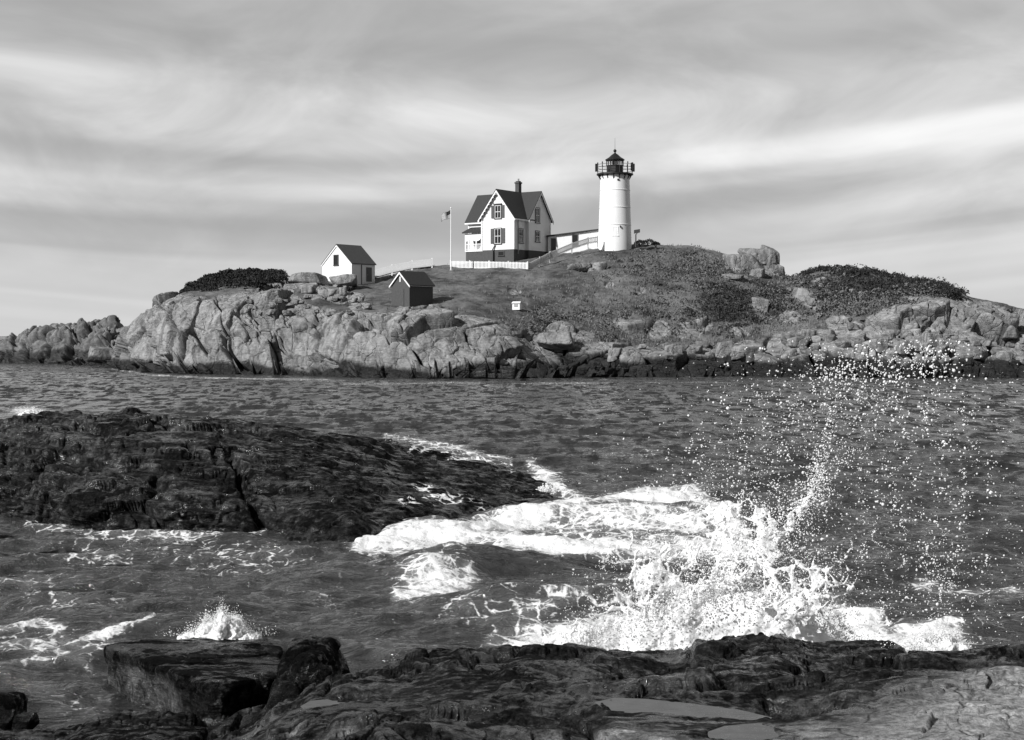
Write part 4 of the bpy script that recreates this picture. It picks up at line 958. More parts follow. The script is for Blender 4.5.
# ------------------------------------------------------------------ buildings and things on the island
def pt(u, v, z): return Vector((u, v, z))
def window(parent, o, ex, n, w, h, sash=True, shutters=False, name='window', hood=False, fm=None, closed=False):
    """o: middle of the sill line on the wall, ex: along the wall, n: outwards"""
    o, ex, n = Vector(o), Vector(ex).normalized(), Vector(n).normalized(); ez = Vector((0, 0, 1))
    M = Matrix((ex, n, ez)).transposed().to_4x4(); M.translation = o
    f = MB(); t = 0.10
    f.box(-w/2 - t, -w/2, 0.005, 0.09, -0.08, h + t, M); f.box(w/2, w/2 + t, 0.005, 0.09, -0.08, h + t, M)
    f.box(-w/2, w/2, 0.005, 0.09, h, h + t, M); f.box(-w/2 - t - .05, w/2 + t + .05, 0.005, 0.15, -0.17, -0.08, M)
    if hood: f.box(-w/2 - t - .1, w/2 + t + .1, 0.005, 0.20, h + t, h + t + 0.14, M)
    win = f.build('window', fm or trim_dark, parent)
    MB().box(-w/2, w/2, 0.012, 0.04, -0.08, h, M).build('pane', glass, win)
    if sash:
        g = MB(); b_ = 0.05
        g.box(-b_/2, b_/2, 0.045, 0.07, -0.02, h - .06, M); g.box(-w/2 + .06, w/2 - .06, 0.045, 0.075, h*0.48 - .03, h*0.48 + .03, M)
        g.box(-w/2, -w/2 + .06, 0.045, 0.078, -0.08, h, M); g.box(w/2 - .06, w/2, 0.045, 0.078, -0.08, h, M)
        g.box(-w/2 + .06, w/2 - .06, 0.045, 0.076, h - .06, h, M); g.box(-w/2 + .06, w/2 - .06, 0.045, 0.076, -.08, -.02, M)
        g.build('sash', white_paint, win)
    if shutters:
        for s in (-1, 1):
            q = MB(); x0 = s * (w/2 + t + .03); x1 = s * (w/2 + t + .03 + w * 0.5)
            a, c = min(x0, x1), max(x0, x1)
            q.box(a, c, 0.02, 0.07, -0.05, h + .02, M)
            for k in range(9): q.box(a + .06, c - .06, 0.071, 0.085, 0.08 + k * (h - .2) / 9, 0.08 + k * (h - .2) / 9 + .06, M)
            q.build('shutter', shutter_mat, parent)
    return win
def gable_body(mb, x0, x1, y0, y1, z0, ze, zr, axis='x'):
    """pentagonal prism; ridge along axis"""
    if axis == 'x':
        yc_ = (y0 + y1) / 2; mb.prism([(x0, y0, z0), (x0, y1, z0), (x0, y1, ze), (x0, yc_, zr), (x0, y0, ze)], (x1 - x0, 0, 0))
    else:
        xc_ = (x0 + x1) / 2; mb.prism([(x0, y0, z0), (x1, y0, z0), (x1, y0, ze), (xc_, y0, zr), (x0, y0, ze)], (0, y1 - y0, 0))
def roof_slabs(mb, x0, x1, y0, y1, ze, zr, over, th, axis='x', ends=(0.3, 0.3)):
    if axis == 'x':
        c = (y0 + y1) / 2; half = (y1 - y0) / 2; k = (zr - ze) / half
        for s in (-1, 1):
            e = c + s * (half + over); z = zr - k * (half + over)
            mb.prism([(x0 - ends[0], c, zr + .02), (x0 - ends[0], e, z + .02), (x0 - ends[0], e, z + th + .02), (x0 - ends[0], c, zr + th + .02)], (x1 - x0 + ends[0] + ends[1], 0, 0))
    else:
        c = (x0 + x1) / 2; half = (x1 - x0) / 2; k = (zr - ze) / half
        for s in (-1, 1):
            e = c + s * (half + over); z = zr - k * (half + over)
            mb.prism([(c, y0 - ends[0], zr + .02), (e, y0 - ends[0], z + .02), (e, y0 - ends[0], z + th + .02), (c, y0 - ends[0], zr + th + .02)], (0, y1 - y0 + ends[0] + ends[1], 0))
def rake_boards(mb, axis, at, c, half, ze, zr, over, h=0.22, t=0.06, out=-1, scallop=0):
    """white boards under the roof edge of a gable"""
    k = (zr - ze) / half
    for s in (-1, 1):
        e = half + over
        P4 = [(0, zr - .01), (s * e, zr - k * e - .01), (s * e, zr - k * e - h - .01), (0, zr - h * 1.25 - .01)]
        if axis == 'y': mb.prism([(c + a, at, z) for a, z in P4], (0, out * t, 0))
        else: mb.prism([(at, c + a, z) for a, z in P4], (out * t, 0, 0))
        for q in range(scallop):
            f = (q + 0.5) / scallop; a = s * e * f; z = zr - k * e * f - h - .10
            if axis == 'y': mb.box(c + a - .07, c + a + .07, at - t if out < 0 else at, at if out < 0 else at + t, z - .06, z + .14)
            else: mb.box(at - t if out < 0 else at, at if out < 0 else at + t, c + a - .07, c + a + .07, z - .06, z + .14)

# --- keeper's house: local x runs along the main ridge, -y is the front gable
AL = R(34.5)
fc = hit(514, 260.5)                       # foot of the front wing's right corner
HS = fc.y / 190.0
rot = Matrix.Rotation(-AL, 4, 'Z')
off = rot @ (Vector((4.6, -5.58, 0)) * HS)
dfc = 183.2; fcw = Vector(unproj(514, 260.0, dfc)); HS = dfc / 190.0; off = rot @ (Vector((4.6, -5.58, 0)) * HS)
house = empty('keepers_house', fcw - off, -AL, "white clapboard keeper's house with steep cross gables, dark roof and arched porch", 'house', scale=HS)
zF, zE, zR = 1.45, 6.0, 9.45
mbw = MB(); gable_body(mbw, -5, 5, -2.62, 2.62, zF, zE, zR, 'x'); gable_body(mbw, -0.66, 4.6, -5.58, -0.2, zF, zE, zR - .003, 'y')
mbw.build('wall', clapboard, house)
for (x, y_) in ((-0.66, -5.58), (4.6, -5.58), (5, -2.62), (5, 2.62), (-5, -2.62)): MB().box(x - .09, x + .09, y_ - .09, y_ + .09, zF, zE).build('corner_board', white_paint, house)
fb_ = MB(); fb_.box(-4.95, 4.95, -2.57, 2.57, -2.2, zF - .003); fb_.box(-0.61, 4.55, -5.53, -2.58, -2.2, zF - .003); fb_.build('foundation', foundation_mat, house)
rf = MB(); roof_slabs(rf, -5, 5, -2.62, 2.62, zE, zR, 0.42, 0.14, 'x', (0.45, 0.35)); roof_slabs(rf, -0.66, 4.6, -5.58, 0.0, zE, zR - .01, 0.42, 0.14, 'y', (0.45, 0.0))
roof = rf.build('roof', shingle, house)
ch = MB(); ch.box(1.35, 1.95, -0.55, 0.1, zR - 1.0, zR + 1.35); ch.box(1.27, 2.03, -0.63, 0.18, zR + 1.35, zR + 1.55); ch.box(1.4, 1.9, -0.5, 0.05, zR + 1.55, zR + 1.7)
chim = ch.build('chimney', brick, roof)
MB().lathe([(0.13, 0), (0.13, 0.3), (0.1, 0.35)], 10, (1.65, -.22, zR + 1.7)).build('chimney_pot', grey_wood, chim)
bgb = MB(); rake_boards(bgb, 'y', -5.96, 1.97, 2.63, zE, zR - .01, 0.42, out=-1, scallop=9); bgb.build('bargeboard', white_paint, house)
bgb = MB(); rake_boards(bgb, 'x', 5.29, 0.0, 2.62, zE, zR, 0.42, out=1); bgb.build('bargeboard', white_paint, house)
k_ = (zR - zE) / 2.62; ez_ = zE - k_ * .42
MB().box(-5.45, -1.2, -3.05, -2.98, ez_ - .12, ez_ + .06).build('eaves_board', white_paint, house); MB().box(5.0, 5.08, -5.9, -2.9, ez_ - .12, ez_ + .06).build('eaves_board', white_paint, house)
for k in range(6):   # little cleats along the ridges
    pass
FX, FN = (1, 0, 0), (0, -1, 0); SX, SN = (0, 1, 0), (1, 0, 0)
window(house, (2.0, -5.58, 2.35), FX, FN, 1.05, 1.95, True, True, hood=False)
window(house, (2.0, -5.58, 5.75), FX, FN, 0.95, 1.65, True, True, hood=True)
window(house, (4.6, -4.0, 2.45), SX, SN, 0.95, 1.75, True, False)
window(house, (5.0, -0.55, 2.75), SX, SN, 0.95, 1.35, True, False); window(house, (5.0, -0.55, 5.35), SX, SN, 0.95, 1.9, True, False)
window(house, (2.5, -5.53, 0.75), FX, FN, 0.8, 0.4, False, False)
MB().box(4.66, 4.74, -4.75, -4.67, zF - 0.6, zE - .3).build('downpipe', grey_wood, house)
st = MB()
for k in range(5): st.box(1.15, 2.0, -6.1 + 0.001 * k, -5.54, -0.2 + 0.28 * k - .28, -0.2 + 0.28 * k)
MB().box(1.1, 1.35, -5.85, -5.545, -0.1, 1.35).bar((1.2, -5.8, 1.4), (1.6, -5.7, 2.1), 0.12).build('utility_box', trim_dark, house)
st.bm.free()
# porch in the left front corner
pd = MB(); pd.box(-4.3, -0.67, -4.3, -2.63, -2.0, zF - .02); pd.build('porch_foundation', foundation_mat, house)
pf = MB(); pf.box(-4.4, -0.66, -4.4, -2.62, zF - .02, zF + .10)
porch = pf.build('porch', white_paint, house)
pr_ = MB(); pr_.prism([(-4.65, -4.65, 4.05), (-0.67, -4.65, 4.05), (-0.67, -4.65, 4.2), (-4.65, -4.65, 4.2)], (0, 0.001, 0)); pr_.bm.clear()
pr_.prism([(-4.7, -4.7, 3.95), (-4.7, -2.6, 4.75), (-4.7, -2.6, 4.92), (-4.7, -4.7, 4.10)], (4.03, 0, 0)); pr_.build('porch_roof', shingle, porch)
pb = MB(); pb.box(-4.4, -0.67, -4.4, -4.25, 3.62, 3.93); pb.box(-4.4, -4.25, -4.25, -2.62, 3.62, 3.93); pb.build('porch_beam', white_paint, porch)
for x in (-4.32, -2.5, -0.78): MB().box(x - .08, x + .08, -4.40, -4.24, zF + .10, 3.62).build('porch_post', white_paint, porch)
for c_, hw in ((-3.41, 0.83), (-1.64, 0.78)):
    a = MB()
    for s in (-1, 1):
        pts = [(c_ + s * hw, -4.36, 3.62), (c_ + s * hw, -4.36, 2.85)] + [(c_ + s * hw * (1 - math.sin(t)), -4.36, 2.85 + 0.75 * (1 - math.cos(t)) * 1.0) for t in np.linspace(0.15, math.pi / 2, 8)]
        a.prism(pts, (0, 0.08, 0))
    a.build('porch_arch', white_paint, porch)
rl = MB()
for x0, x1 in ((-4.24, -2.58), (-2.42, -0.86)):
    rl.box(x0, x1, -4.34, -4.28, zF + .95, zF + 1.03); rl.box(x0, x1, -4.34, -4.28, zF + .22, zF + .28)
    for x in np.arange(x0 + .12, x1, 0.16): rl.box(x - .02, x + .02, -4.33, -4.29, zF + .28, zF + .95)
rl.build('porch_railing', white_paint, porch)
dr = MB().box(-2.1, -1.2, -2.72, -2.64, zF + .1, zF + 2.15).build('door', trim_dark, house); window(house, (-3.6, -2.62, 2.5), FX, FN, 0.8, 1.3, True, False)

# --- low white covered passage between house and tower
TWD = 186.0; TW = Vector(unproj(614.8, 243.2, TWD))
pa = Vector(unproj(548.5, 251.5, 188.5)); pe = Vector(unproj(601, 245.5, 187.2))
L = (Vector((pe.x, pe.y, 0)) - Vector((pa.x, pa.y, 0))).length; ang = math.atan2(pe.y - pa.y, pe.x - pa.x)
pas = empty('covered_passage', pa, ang, 'long low white passage building with a thin dark roof, joining house and lighthouse', 'building')
rise = pe.z - pa.z; h0, h1 = 1.95, 2.15 + rise * 0.85
MB().prism([(0, 0, -1.5), (L, 0, -1.5), (L, 0, h1), (0, 0, h0)], (0, 2.2, 0)).build('wall', clapboard, pas)
MB().prism([(-.25, -.3, h0 + .005), (L - .05, -.3, h1 + .005), (L - .05, -.3, h1 + .16), (-.25, -.3, h0 + .16)], (0, 2.8, 0)).build('roof', shingle, pas)
dm = MB().box(0.35, 1.0, -.07, -.003, -.6, 1.72).build('door', shutter_mat, pas); MB().box(.88, .94, -.12, -.075, .5, .6).build('handle', black_iron, dm)
window(pas, (3.55, 0, 0.85), FX, FN, 0.62, 1.25, False, False)
for x in (0.02, L - .1): pass
MB().box(-.05, .10, -.06, -.004, -1.2, h0 - .05).build('corner_board', white_paint, pas)

# --- lighthouse
tw = empty('lighthouse', TW, 0, 'tall white lighthouse tower with a black lantern room and gallery on the hilltop', 'lighthouse')
px2m = TWD / F
rb, rt = 16.7 * px2m, 14.4 * px2m; zt = 67.5 * px2m
prof = [(rb * 1.0, -1.5), (rb * 1.0, 0.0)]
for k in range(1, 25): prof.append((rb + (rt - rb) * (k / 24) ** 0.92, zt * k / 24))
MB().lathe(prof, 64).build('tower', tower_paint, tw, smooth=True)
for f in (0.265, 0.52, 0.775):
    r_ = rb + (rt - rb) * f ** 0.92; MB().lathe([(r_ + .012, -.05), (r_ + .045, -.035), (r_ + .045, .035), (r_ + .012, .05)], 64, (0, 0, zt * f)).build('iron_belt', tower_paint, tw, smooth=True)
cr = MB().lathe([(rt - .05, zt - .55), (rt + .10, zt - .3), (rt + .10, zt - .12), (rt + .02, zt - .004)], 64).build('cornice', tower_paint, tw, smooth=True)
rg_ = 18.3 * px2m
gal = MB().lathe([(rg_ - .12, zt), (rg_, zt + .04), (rg_, zt + .18), (rg_ - .05, zt + .2)], 48).build('gallery', black_iron, tw, smooth=True)
for k in range(16):
    a = 2 * math.pi * (k + .5) / 16; c_, s_ = math.cos(a), math.sin(a)
    MB().prism([(c_ * (rt - .05), s_ * (rt - .05), zt - .005), (c_ * (rg_ - .15), s_ * (rg_ - .15), zt - .005), (c_ * (rt - .05), s_ * (rt - .05), zt - .75)], (-s_ * .08, c_ * .08, 0)).build('bracket', black_iron, gal)
for k in range(12):
    a = 2 * math.pi * k / 12 + .2; c_, s_ = math.cos(a) * (rg_ - .08), math.sin(a) * (rg_ - .08)
    MB().lathe([(.05, 0), (.05, 1.25), (.085, 1.28), (.085, 1.38), (.02, 1.45)], 8, (c_, s_, zt + .19)).build('railing_post', black_iron, tw)
for zq in (.42, .8, 1.15): MB().tube([((rg_ - .08) * math.cos(t), (rg_ - .08) * math.sin(t), zt + .19 + zq) for t in np.linspace(0, 2 * math.pi, 49)], .028, 5).build('rail', black_iron, tw)
for a, sgn in ((R(180), 1), (R(0), 1), (R(-28), 1)):      # equipment hung on the rail
    c_, s_ = math.cos(a) * (rg_ + .02), math.sin(a) * (rg_ + .02)
    MB().box(c_ - .16, c_ + .16, s_ - .2, s_ + .2, zt + .5, zt + 1.5).build('equipment_box', black_iron, tw)
rl_ = 8.3 * px2m; zl0 = zt + .2; zl1 = zl0 + 7.6 * px2m; zl2 = zl1 + 5.8 * px2m
MB().lathe([(rl_, zl0), (rl_, zl1), (rl_ + .08, zl1 + .01), (rl_ + .08, zl1 + .08)], 12).build('lantern_base', black_iron, tw)
MB().lathe([(rl_ - .06, zl1 + .081), (rl_ - .06, zl2)], 10).build('lantern_glass', clear_glass, tw)
for k in range(10):
    a = 2 * math.pi * k / 10; MB().box(-.05, .05, -.05, .05, zl1 + .08, zl2 + .02, Matrix.Translation((rl_ * math.cos(a), rl_ * math.sin(a), 0))).build('mullion', black_iron, tw)
MB().lathe([(.18, zl1 + .1), (.34, zl1 + .25), (.38, zl1 + .45), (.3, zl1 + .65), (.12, zl1 + .72)], 16).build('lamp', glass, tw, smooth=True)
zr0 = zl2; zr1 = zr0 + 7.0 * px2m
lr = MB().lathe([(rl_ + .16, zr0 - .02), (rl_ + .18, zr0 + .10), (rl_ * .72, zr0 + .40), (rl_ * .40, zr0 + .72), (.14, zr1), (.12, zr1 + .1)], 24).build('lantern_roof', black_iron, tw)
MB().lathe([(.05, zr1 + .1), (.16, zr1 + .18), (.22, zr1 + .32), (.16, zr1 + .46), (.05, zr1 + .54)], 14).build('ventilator_ball', black_iron, lr, smooth=True)
MB().lathe([(.022, zr1 + .5), (.012, zr1 + 2.0)], 6).build('lightning_rod', black_iron, lr)
# tower window, facing the camera a little to the left
a = R(-92); nrm = Vector((math.cos(a), math.sin(a), 0)); ex = Vector((-math.sin(a), math.cos(a), 0)); r_ = rb + (rt - rb) * .18
window(tw, nrm * (r_ - .10) + Vector((0, 0, .95)), ex, nrm, .55, .95, True, False, fm=tower_paint)
MB().box(-.12, .12, -.10, .04, 0, .2, Matrix.Translation(nrm * rt + Vector((.35, .0, zt - .85)))).build('vent', black_iron, tw)
MB().box(-.05, .05, -.16, .04, 0, .26, Matrix.Translation(nrm * r_ + Vector((.62, .08, 1.9)))).build('wall_lamp', black_iron, tw)

# --- white boat shed on the left
sd_d = 170.0; c0 = Vector(unproj(351.8, 281.2, sd_d)); AS = R(38)
shed = empty('boat_shed', c0, -AS, 'small white gabled shed with dark roof standing at the left end of the grass', 'shed')
g_w = 32.8 * sd_d / F / math.cos(AS); l_s = 20.6 * sd_d / F / math.sin(AS); he = 18.0 * sd_d / F; hr = 37.0 * sd_d / F
q = MB(); gable_body(q, -g_w, 0, 0, l_s, -.8, he, hr, 'y'); q.build('wall', clapboard, shed)
q = MB(); roof_slabs(q, -g_w, 0, 0, l_s, he, hr, .12, .10, 'y', (.12, .15)); q.build('roof', dark_roof, shed)
q = MB(); rake_boards(q, 'y', -.06, -g_w / 2, g_w / 2, he, hr, .12, h=.14, t=.05, out=-1); q.build('bargeboard', white_paint, shed)
window(shed, (-g_w / 2 - .1, 0, he - .05), FX, FN, .62, 1.05, False, False)
q = MB().box(.004, .06, l_s * .62, l_s * .85, .05, 1.75).build('door', shutter_mat, shed); MB().box(.061, .1, l_s * .65, l_s * .67, .8, .9).build('handle', grey_wood, q)
MB().box(.004, .07, l_s * .40, l_s * .42, -.4, he - .1).build('downpipe', trim_dark, shed)

# --- dark brick oil house
od = 150.5; c0 = Vector(unproj(409.5, 305.0, od)); AO = R(40)
oil = empty('oil_house', c0, -AO, 'small dark brick hut with white trimmed gable on the grass above the cliff', 'hut')
g_w = 19.4 * od / F / math.cos(AO); l_s = 22.0 * od / F / math.sin(AO); he = 21.0 * od / F; hr = 33.5 * od / F
q = MB(); gable_body(q, -g_w, 0, 0, l_s, -.9, he, hr, 'y'); q.build('wall', brick, oil)
q = MB(); roof_slabs(q, -g_w, 0, 0, l_s, he, hr, .2, .10, 'y', (.18, .15)); q.build('roof', shingle, oil)
q = MB(); rake_boards(q, 'y', -.14, -g_w / 2, g_w / 2, he, hr, .2, h=.17, t=.05, out=-1); q.build('bargeboard', white_paint, oil)
q = MB().box(.10, .16, -.1, l_s + .1, he - .22, he - .12); q.build('eaves_board', white_paint, oil)
MB().box(-g_w / 2 - .07, -g_w / 2 + .07, -.06, -.004, he + .25, he + .8).build('gable_vent', white_paint, oil)
q = MB().box(-g_w * .78, -g_w * .3, -.05, -.004, -.1, 1.75).build('door', brick, oil)

# --- fences
def fence(name, pts, label, post_gap, hgt, picket=0.22, rails=(0.25, 0.85), mat=None, closed_panel=True):
    """pts: world foot points; one thing with its posts, rails and pickets"""
    o = empty(name, pts[0], 0, label, 'fence'); mat = mat or white_paint
    P = [Vector(p) - Vector(pts[0]) for p in pts]
    for a, c in zip(P, P[1:]):
        seg = c - a; n = max(1, round(Vector((seg.x, seg.y, 0)).length / post_gap))
        for k in range(n + (1 if c is P[-1] else 0)):
            p = a + seg * (k / n); MB().box(p.x - .07, p.x + .07, p.y - .07, p.y + .07, p.z - .5, p.z + hgt + .08).build('post', mat, o)
        r_ = MB()
        for f in rails: r_.bar(a + Vector((0, 0, hgt * f)), c + Vector((0, 0, hgt * f)), .05, .12)
        r_.build('rail', mat, o)
        if picket:
            q = MB(); m_ = int(Vector((seg.x, seg.y, 0)).length / picket); side = Vector((seg.y, -seg.x, 0)).normalized() * .06
            for k in range(m_):
                p = a + seg * ((k + .5) / m_) + side; d2 = Vector((seg.x, seg.y, 0)).normalized() * .055
                q.prism([p - d2 + Vector((0, 0, .06)), p + d2 + Vector((0, 0, .06)), p + d2 + Vector((0, 0, hgt - .08)), p + Vector((0, 0, hgt)), p - d2 + Vector((0, 0, hgt - .08))], side * .4)
            q.build('pickets', mat, o)
    return o
fp = [Vector(unproj(450.5, 269.2, 181)), Vector(unproj(489, 269.8, 178.5)), Vector(unproj(527.5, 270.8, 176.5))]
fence('picket_fence', fp, 'white picket fence along the lawn in front of the house', 2.3, 1.08, 0.19)
fp2 = [Vector(unproj(529, 270.2, 176.7)), Vector(unproj(550, 259.0, 180)), Vector(unproj(572, 249.8, 182)), Vector(unproj(588, 244.6, 183.2)), Vector(unproj(597.5, 243.2, 183.6))]
fence('slatted_fence', fp2, 'grey white slatted fence climbing the hill from the lawn to the lighthouse', 2.4, 0.92, 0.17, mat=paint_mat('weathered_white_paint', 0.5, 0.15, 0.7))
fp3 = [Vector(unproj(373, 278.2, 178)), Vector(unproj(392, 273.0, 178.6)), Vector(unproj(412, 268.8, 179.3)), Vector(unproj(432, 266.6, 180))]
fence('walkway_railing', fp3, 'white railing of the boardwalk climbing behind the brick hut', 2.6, 1.0, 0.125, (0.2, 0.9))
# boardwalk deck under it
bw_ = MB()
for a, c in zip(fp3, fp3[1:]): bw_.bar(a + Vector((0, .7, .1)), c + Vector((0, .7, .1)), 1.3, .2)
tag(bw_.build('boardwalk', grey_wood), 'pale sloping boardwalk behind the white railing left of the house', 'boardwalk')

# --- flagpole
fpz = Vector(unproj(451.0, 271.5, 177.0)); pole_h = 62.5 * 177 / F
fl = empty('flagpole', fpz, 0, 'slender white flagpole with a small flag flying left, in front of the house', 'flagpole')
MB().lathe([(.085, -.5), (.08, 0), (.045, pole_h)], 12).build('pole', white_paint, fl, smooth=True)
MB().lathe([(.02, 0), (.09, .05), (.1, .1), (.06, .18)], 10, (0, 0, pole_h)).build('finial', white_paint, fl, smooth=True)
MB().lathe([(.34, -.6), (.34, .16), (.2, .2)], 12).build('base', grey_wood, fl)
n1_, n2_ = 26, 14; FG = np.zeros((n2_, n1_, 3)); fw, fh = 9.2 * 177 / F, 7.8 * 177 / F
for i in range(n2_):
    for j in range(n1_):
        s = j / (n1_ - 1); v = i / (n2_ - 1)
        FG[i, j] = (-.06 - fw * s, .22 * math.sin(s * 8 + v) * s, pole_h - .15 - fh * v * (1 - .12 * s) - .55 * s - .12 * math.sin(s * 7) * s)
m, bb, pr, out = newmat('flag_cloth'); at1 = bb.attr('u'); at2 = bb.attr('v')
stripe = bb.m('GREATER_THAN', bb.m('FRACT', bb.m('MULTIPLY', at2, 6.5)), 0.5)
cant = bb.m('MULTIPLY', bb.m('LESS_THAN', at1, 0.42), bb.m('LESS_THAN', at2, 0.54))
setcol(bb, pr, bb.mix(cant, bb.mix(stripe, 0.10, 0.6), 0.02)); pr.inputs['Roughness'].default_value = .9
grid_obj('flag', FG, m, {'u': np.broadcast_to(np.linspace(0, 1, n1_)[None], (n2_, n1_)), 'v': np.broadcast_to(np.linspace(0, 1, n2_)[:, None], (n2_, n1_))}, fl)

# --- fog signal on its post, right of the tower
c0 = Vector(unproj(635.8, 242.5, 184)); fg = empty('fog_horn', c0, 0, 'dark box horn on a short post beside the foot of the lighthouse', 'fog horn')
MB().lathe([(.09, -.6), (.08, 1.05)], 10).build('post', trim_dark, fg)
q = MB(); q.prism([(-.22, -.25, 1.15), (.52, -.25, 1.3), (.52, -.25, 1.72), (-.22, -.25, 1.6)], (0, .5, 0)); q.bar((0, 0, 1.0), (.25, 0, 1.3), .08); q.build('horn', trim_dark, fg)

# --- small white hutch on the slope
c0 = hit(517, 308); c0 = Vector(unproj(516.8, 307.0, c0.y - .3)); k_ = .84 * c0.y / F
bx = empty('utility_hutch', c0, R(-18), 'tiny white hutch with pale roof alone on the grassy slope', 'hutch')
MB().box(-4.6 * k_, 4.6 * k_, -.3, .35, -.3, 4.2 * k_).build('wall', white_paint, bx)
q = MB(); q.prism([(-5.4 * k_, -.42, 4.25 * k_), (5.4 * k_, -.42, 4.25 * k_), (5.0 * k_, .0, 6.6 * k_), (-5.0 * k_, .0, 6.6 * k_)], (0, 0.05, 0)); q.prism([(-5.4 * k_, .47, 4.25 * k_), (5.4 * k_, .47, 4.25 * k_), (5.0 * k_, .06, 6.6 * k_), (-5.0 * k_, .06, 6.6 * k_)], (0, -0.004, 0)); q.build('roof', white_paint, bx)
MB().box(-.2, .2, -.34, -.304, 0.02, .42).build('door', grey_wood, bx)
# ------------------------------------------------------------------ boulders
IC5 = ico(5); IC4 = ico(4)
def rock(name, C, size, seed, mat, label, group=None, rz=0.0, planes=None, ic=None, sharp=9, amp=0.05, wetz=None, dents=0.5, tilt=(0, 0), wet_shade=None):
    """rounded polyhedral boulder: blunt planes, a rough broken skin"""
    r_ = np.random.default_rng(seed); ic = ic or IC4
    U = ic[0]; K = 11
    if planes is None:      # a split block: six leaning faces and a few broken corners
        nrm = np.concatenate([np.array([(1,0,0),(-1,0,0),(0,1,0),(0,-1,0),(0,0,1),(0,0,-1)], float) + r_.normal(0, .20, (6, 3)), r_.normal(size=(5, 3))])
        nrm /= np.linalg.norm(nrm, axis=1, keepdims=True); hh_ = np.concatenate([r_.uniform(.72, .9, 6), r_.uniform(.85, 1.1, 5)])
    else:
        nrm = np.array([p[:3] for p in planes], float); L_ = np.linalg.norm(nrm, axis=1); nrm = nrm / L_[:, None]; hh_ = np.array([p[3] for p in planes], float)
    qd = np.maximum(U @ nrm.T, 0) / hh_[None]
    r0 = 1.0 / ((qd ** sharp).sum(1) ** (1.0 / sharp) + 1e-6); r0 = np.minimum(r0, 2.2)
    V = U * r0[:, None]; size = np.asarray(size, float); m_ = size.mean()
    V = V * size
    f1_, c_, dm_, _r = blocks(V / m_ + seed * 3.7, (.8, .8, .6), seed, warp=.4, crackw=.10)
    nn = U / size; nn /= np.linalg.norm(nn, axis=1, keepdims=True)
    V = V + nn * (m_ * (amp * 1.2 * fbm(V / m_ * 1.3 + seed, 4, seed) + amp * dents * (f1_ - c_ * .8) + amp * .45 * fbm(V / m_ * 5 + seed, 4, seed + 3)))[:, None]
    Mx = (Matrix.Rotation(rz, 3, 'Z') @ Matrix.Rotation(tilt[0], 3, 'X') @ Matrix.Rotation(tilt[1], 3, 'Y')); V = V @ np.array(Mx).T
    wz = V[:, 2] + C[2]
    wt = np.zeros(len(V)) if wetz is None else 1 - sstep(wetz - .7, wetz + .7, wz)
    if wet_shade is not None: wt = wet_shade(V)
    o = mesh_np(name, V, ic[1], mat, None, True, {'wet': wt, 'grass': np.zeros(len(V)), 'dry': np.zeros(len(V))}); o.location = C
    return tag(o, label, 'boulder' if 'boulder' in name else 'rock', group)

# the two near boulders, lower left
def wplane(px, d): return np.array(((px - 512) / F * d, d))
A, B, Cc, Dd = wplane(212, 13.5), wplane(95, 16.6), wplane(262, 18.2), wplane(292, 14.6)
cen = np.array([A, B, Cc, Dd]).mean(0); pl = []
for a, c in ((A, B), (B, Cc), (Cc, Dd), (Dd, A)):
    e = c - a; nn = np.array((e[1], -e[0])); nn /= np.linalg.norm(nn)
    if nn @ ((a + c) / 2 - cen) < 0: nn = -nn
    pl.append((nn[0], nn[1], -0.10, nn @ ((a + c) / 2 - cen)))
pl += [(.02, .10, 1, .30), (.0, 0, -1, .45), (-.55, -.40, .75, 1.05)]
dark_boulder = rock_mat('dark_boulder_rock', 0.008, 0.42, 4.0, 0.45, 0.18, 0.10, 0.3, 0.10, spec=0.22, con=(.36, .68), pw=2.4, sheen=.45)
rock('boulder', Vector((cen[0], cen[1], .17)), (1, 1, 1), 5, dark_boulder, 'big flat topped wet black boulder with a pale lit face at the bottom left', planes=pl, ic=ico(6), sharp=14, amp=.095, dents=.8, wet_shade=lambda V: np.clip(.15 + .9 * sstep(.10, .26, V[:, 2] + .1 * V[:, 1]) + .6 * sstep(.25, .7, V[:, 0] * .8 - V[:, 1] * .3), 0, 1))  # mask darkens the wet top, and paints shade onto the right side
c = unproj(305, 664, 14.0)
rock('boulder', Vector((c[0] + .03, c[1] + .1, .42)), (.33, .8, .50), 11, dark_boulder, 'rounded black boulder leaning against the right end of the flat topped boulder', ic=ico(6), amp=.11, sharp=16, dents=.8, wet_shade=lambda V: .8 + 0 * V[:, 0],
     planes=[(-1,0,.1,.9),(1,-.1,.35,.95),(0,-1,.2,.9),(0,1,.2,.9),(0,0,1,.95),(0,0,-1,1),(.8,-.2,.75,.98),(-.6,-.3,.8,1.02),(.5,-.8,.3,.95)])
c = unproj(10, 697, 14.5); rock('boulder', Vector((c[0] - .1, c[1], .12)), (.26, .3, .24), 17, dark_boulder, 'small black boulder in the wash at the left edge, the larger of two', ic=IC4, amp=.06, wet_shade=lambda V: 1 + 0 * V[:, 0])
c = unproj(26, 701, 14.3); rock('boulder', Vector((c[0], c[1], .10)), (.10, .12, .11), 18, dark_boulder, 'fist sized black stone just right of the small boulder at the left edge', ic=IC4, amp=.06, wet_shade=lambda V: 1 + 0 * V[:, 0])
c = unproj(150, 722, 12.6); rock('slab', Vector((c[0], c[1] + .2, .30)), (.55, .5, .16), 23, dark_boulder, 'low wet slab lying under the flat topped boulder', ic=IC5, amp=.06, wet_shade=lambda V: .9 + 0 * V[:, 0])

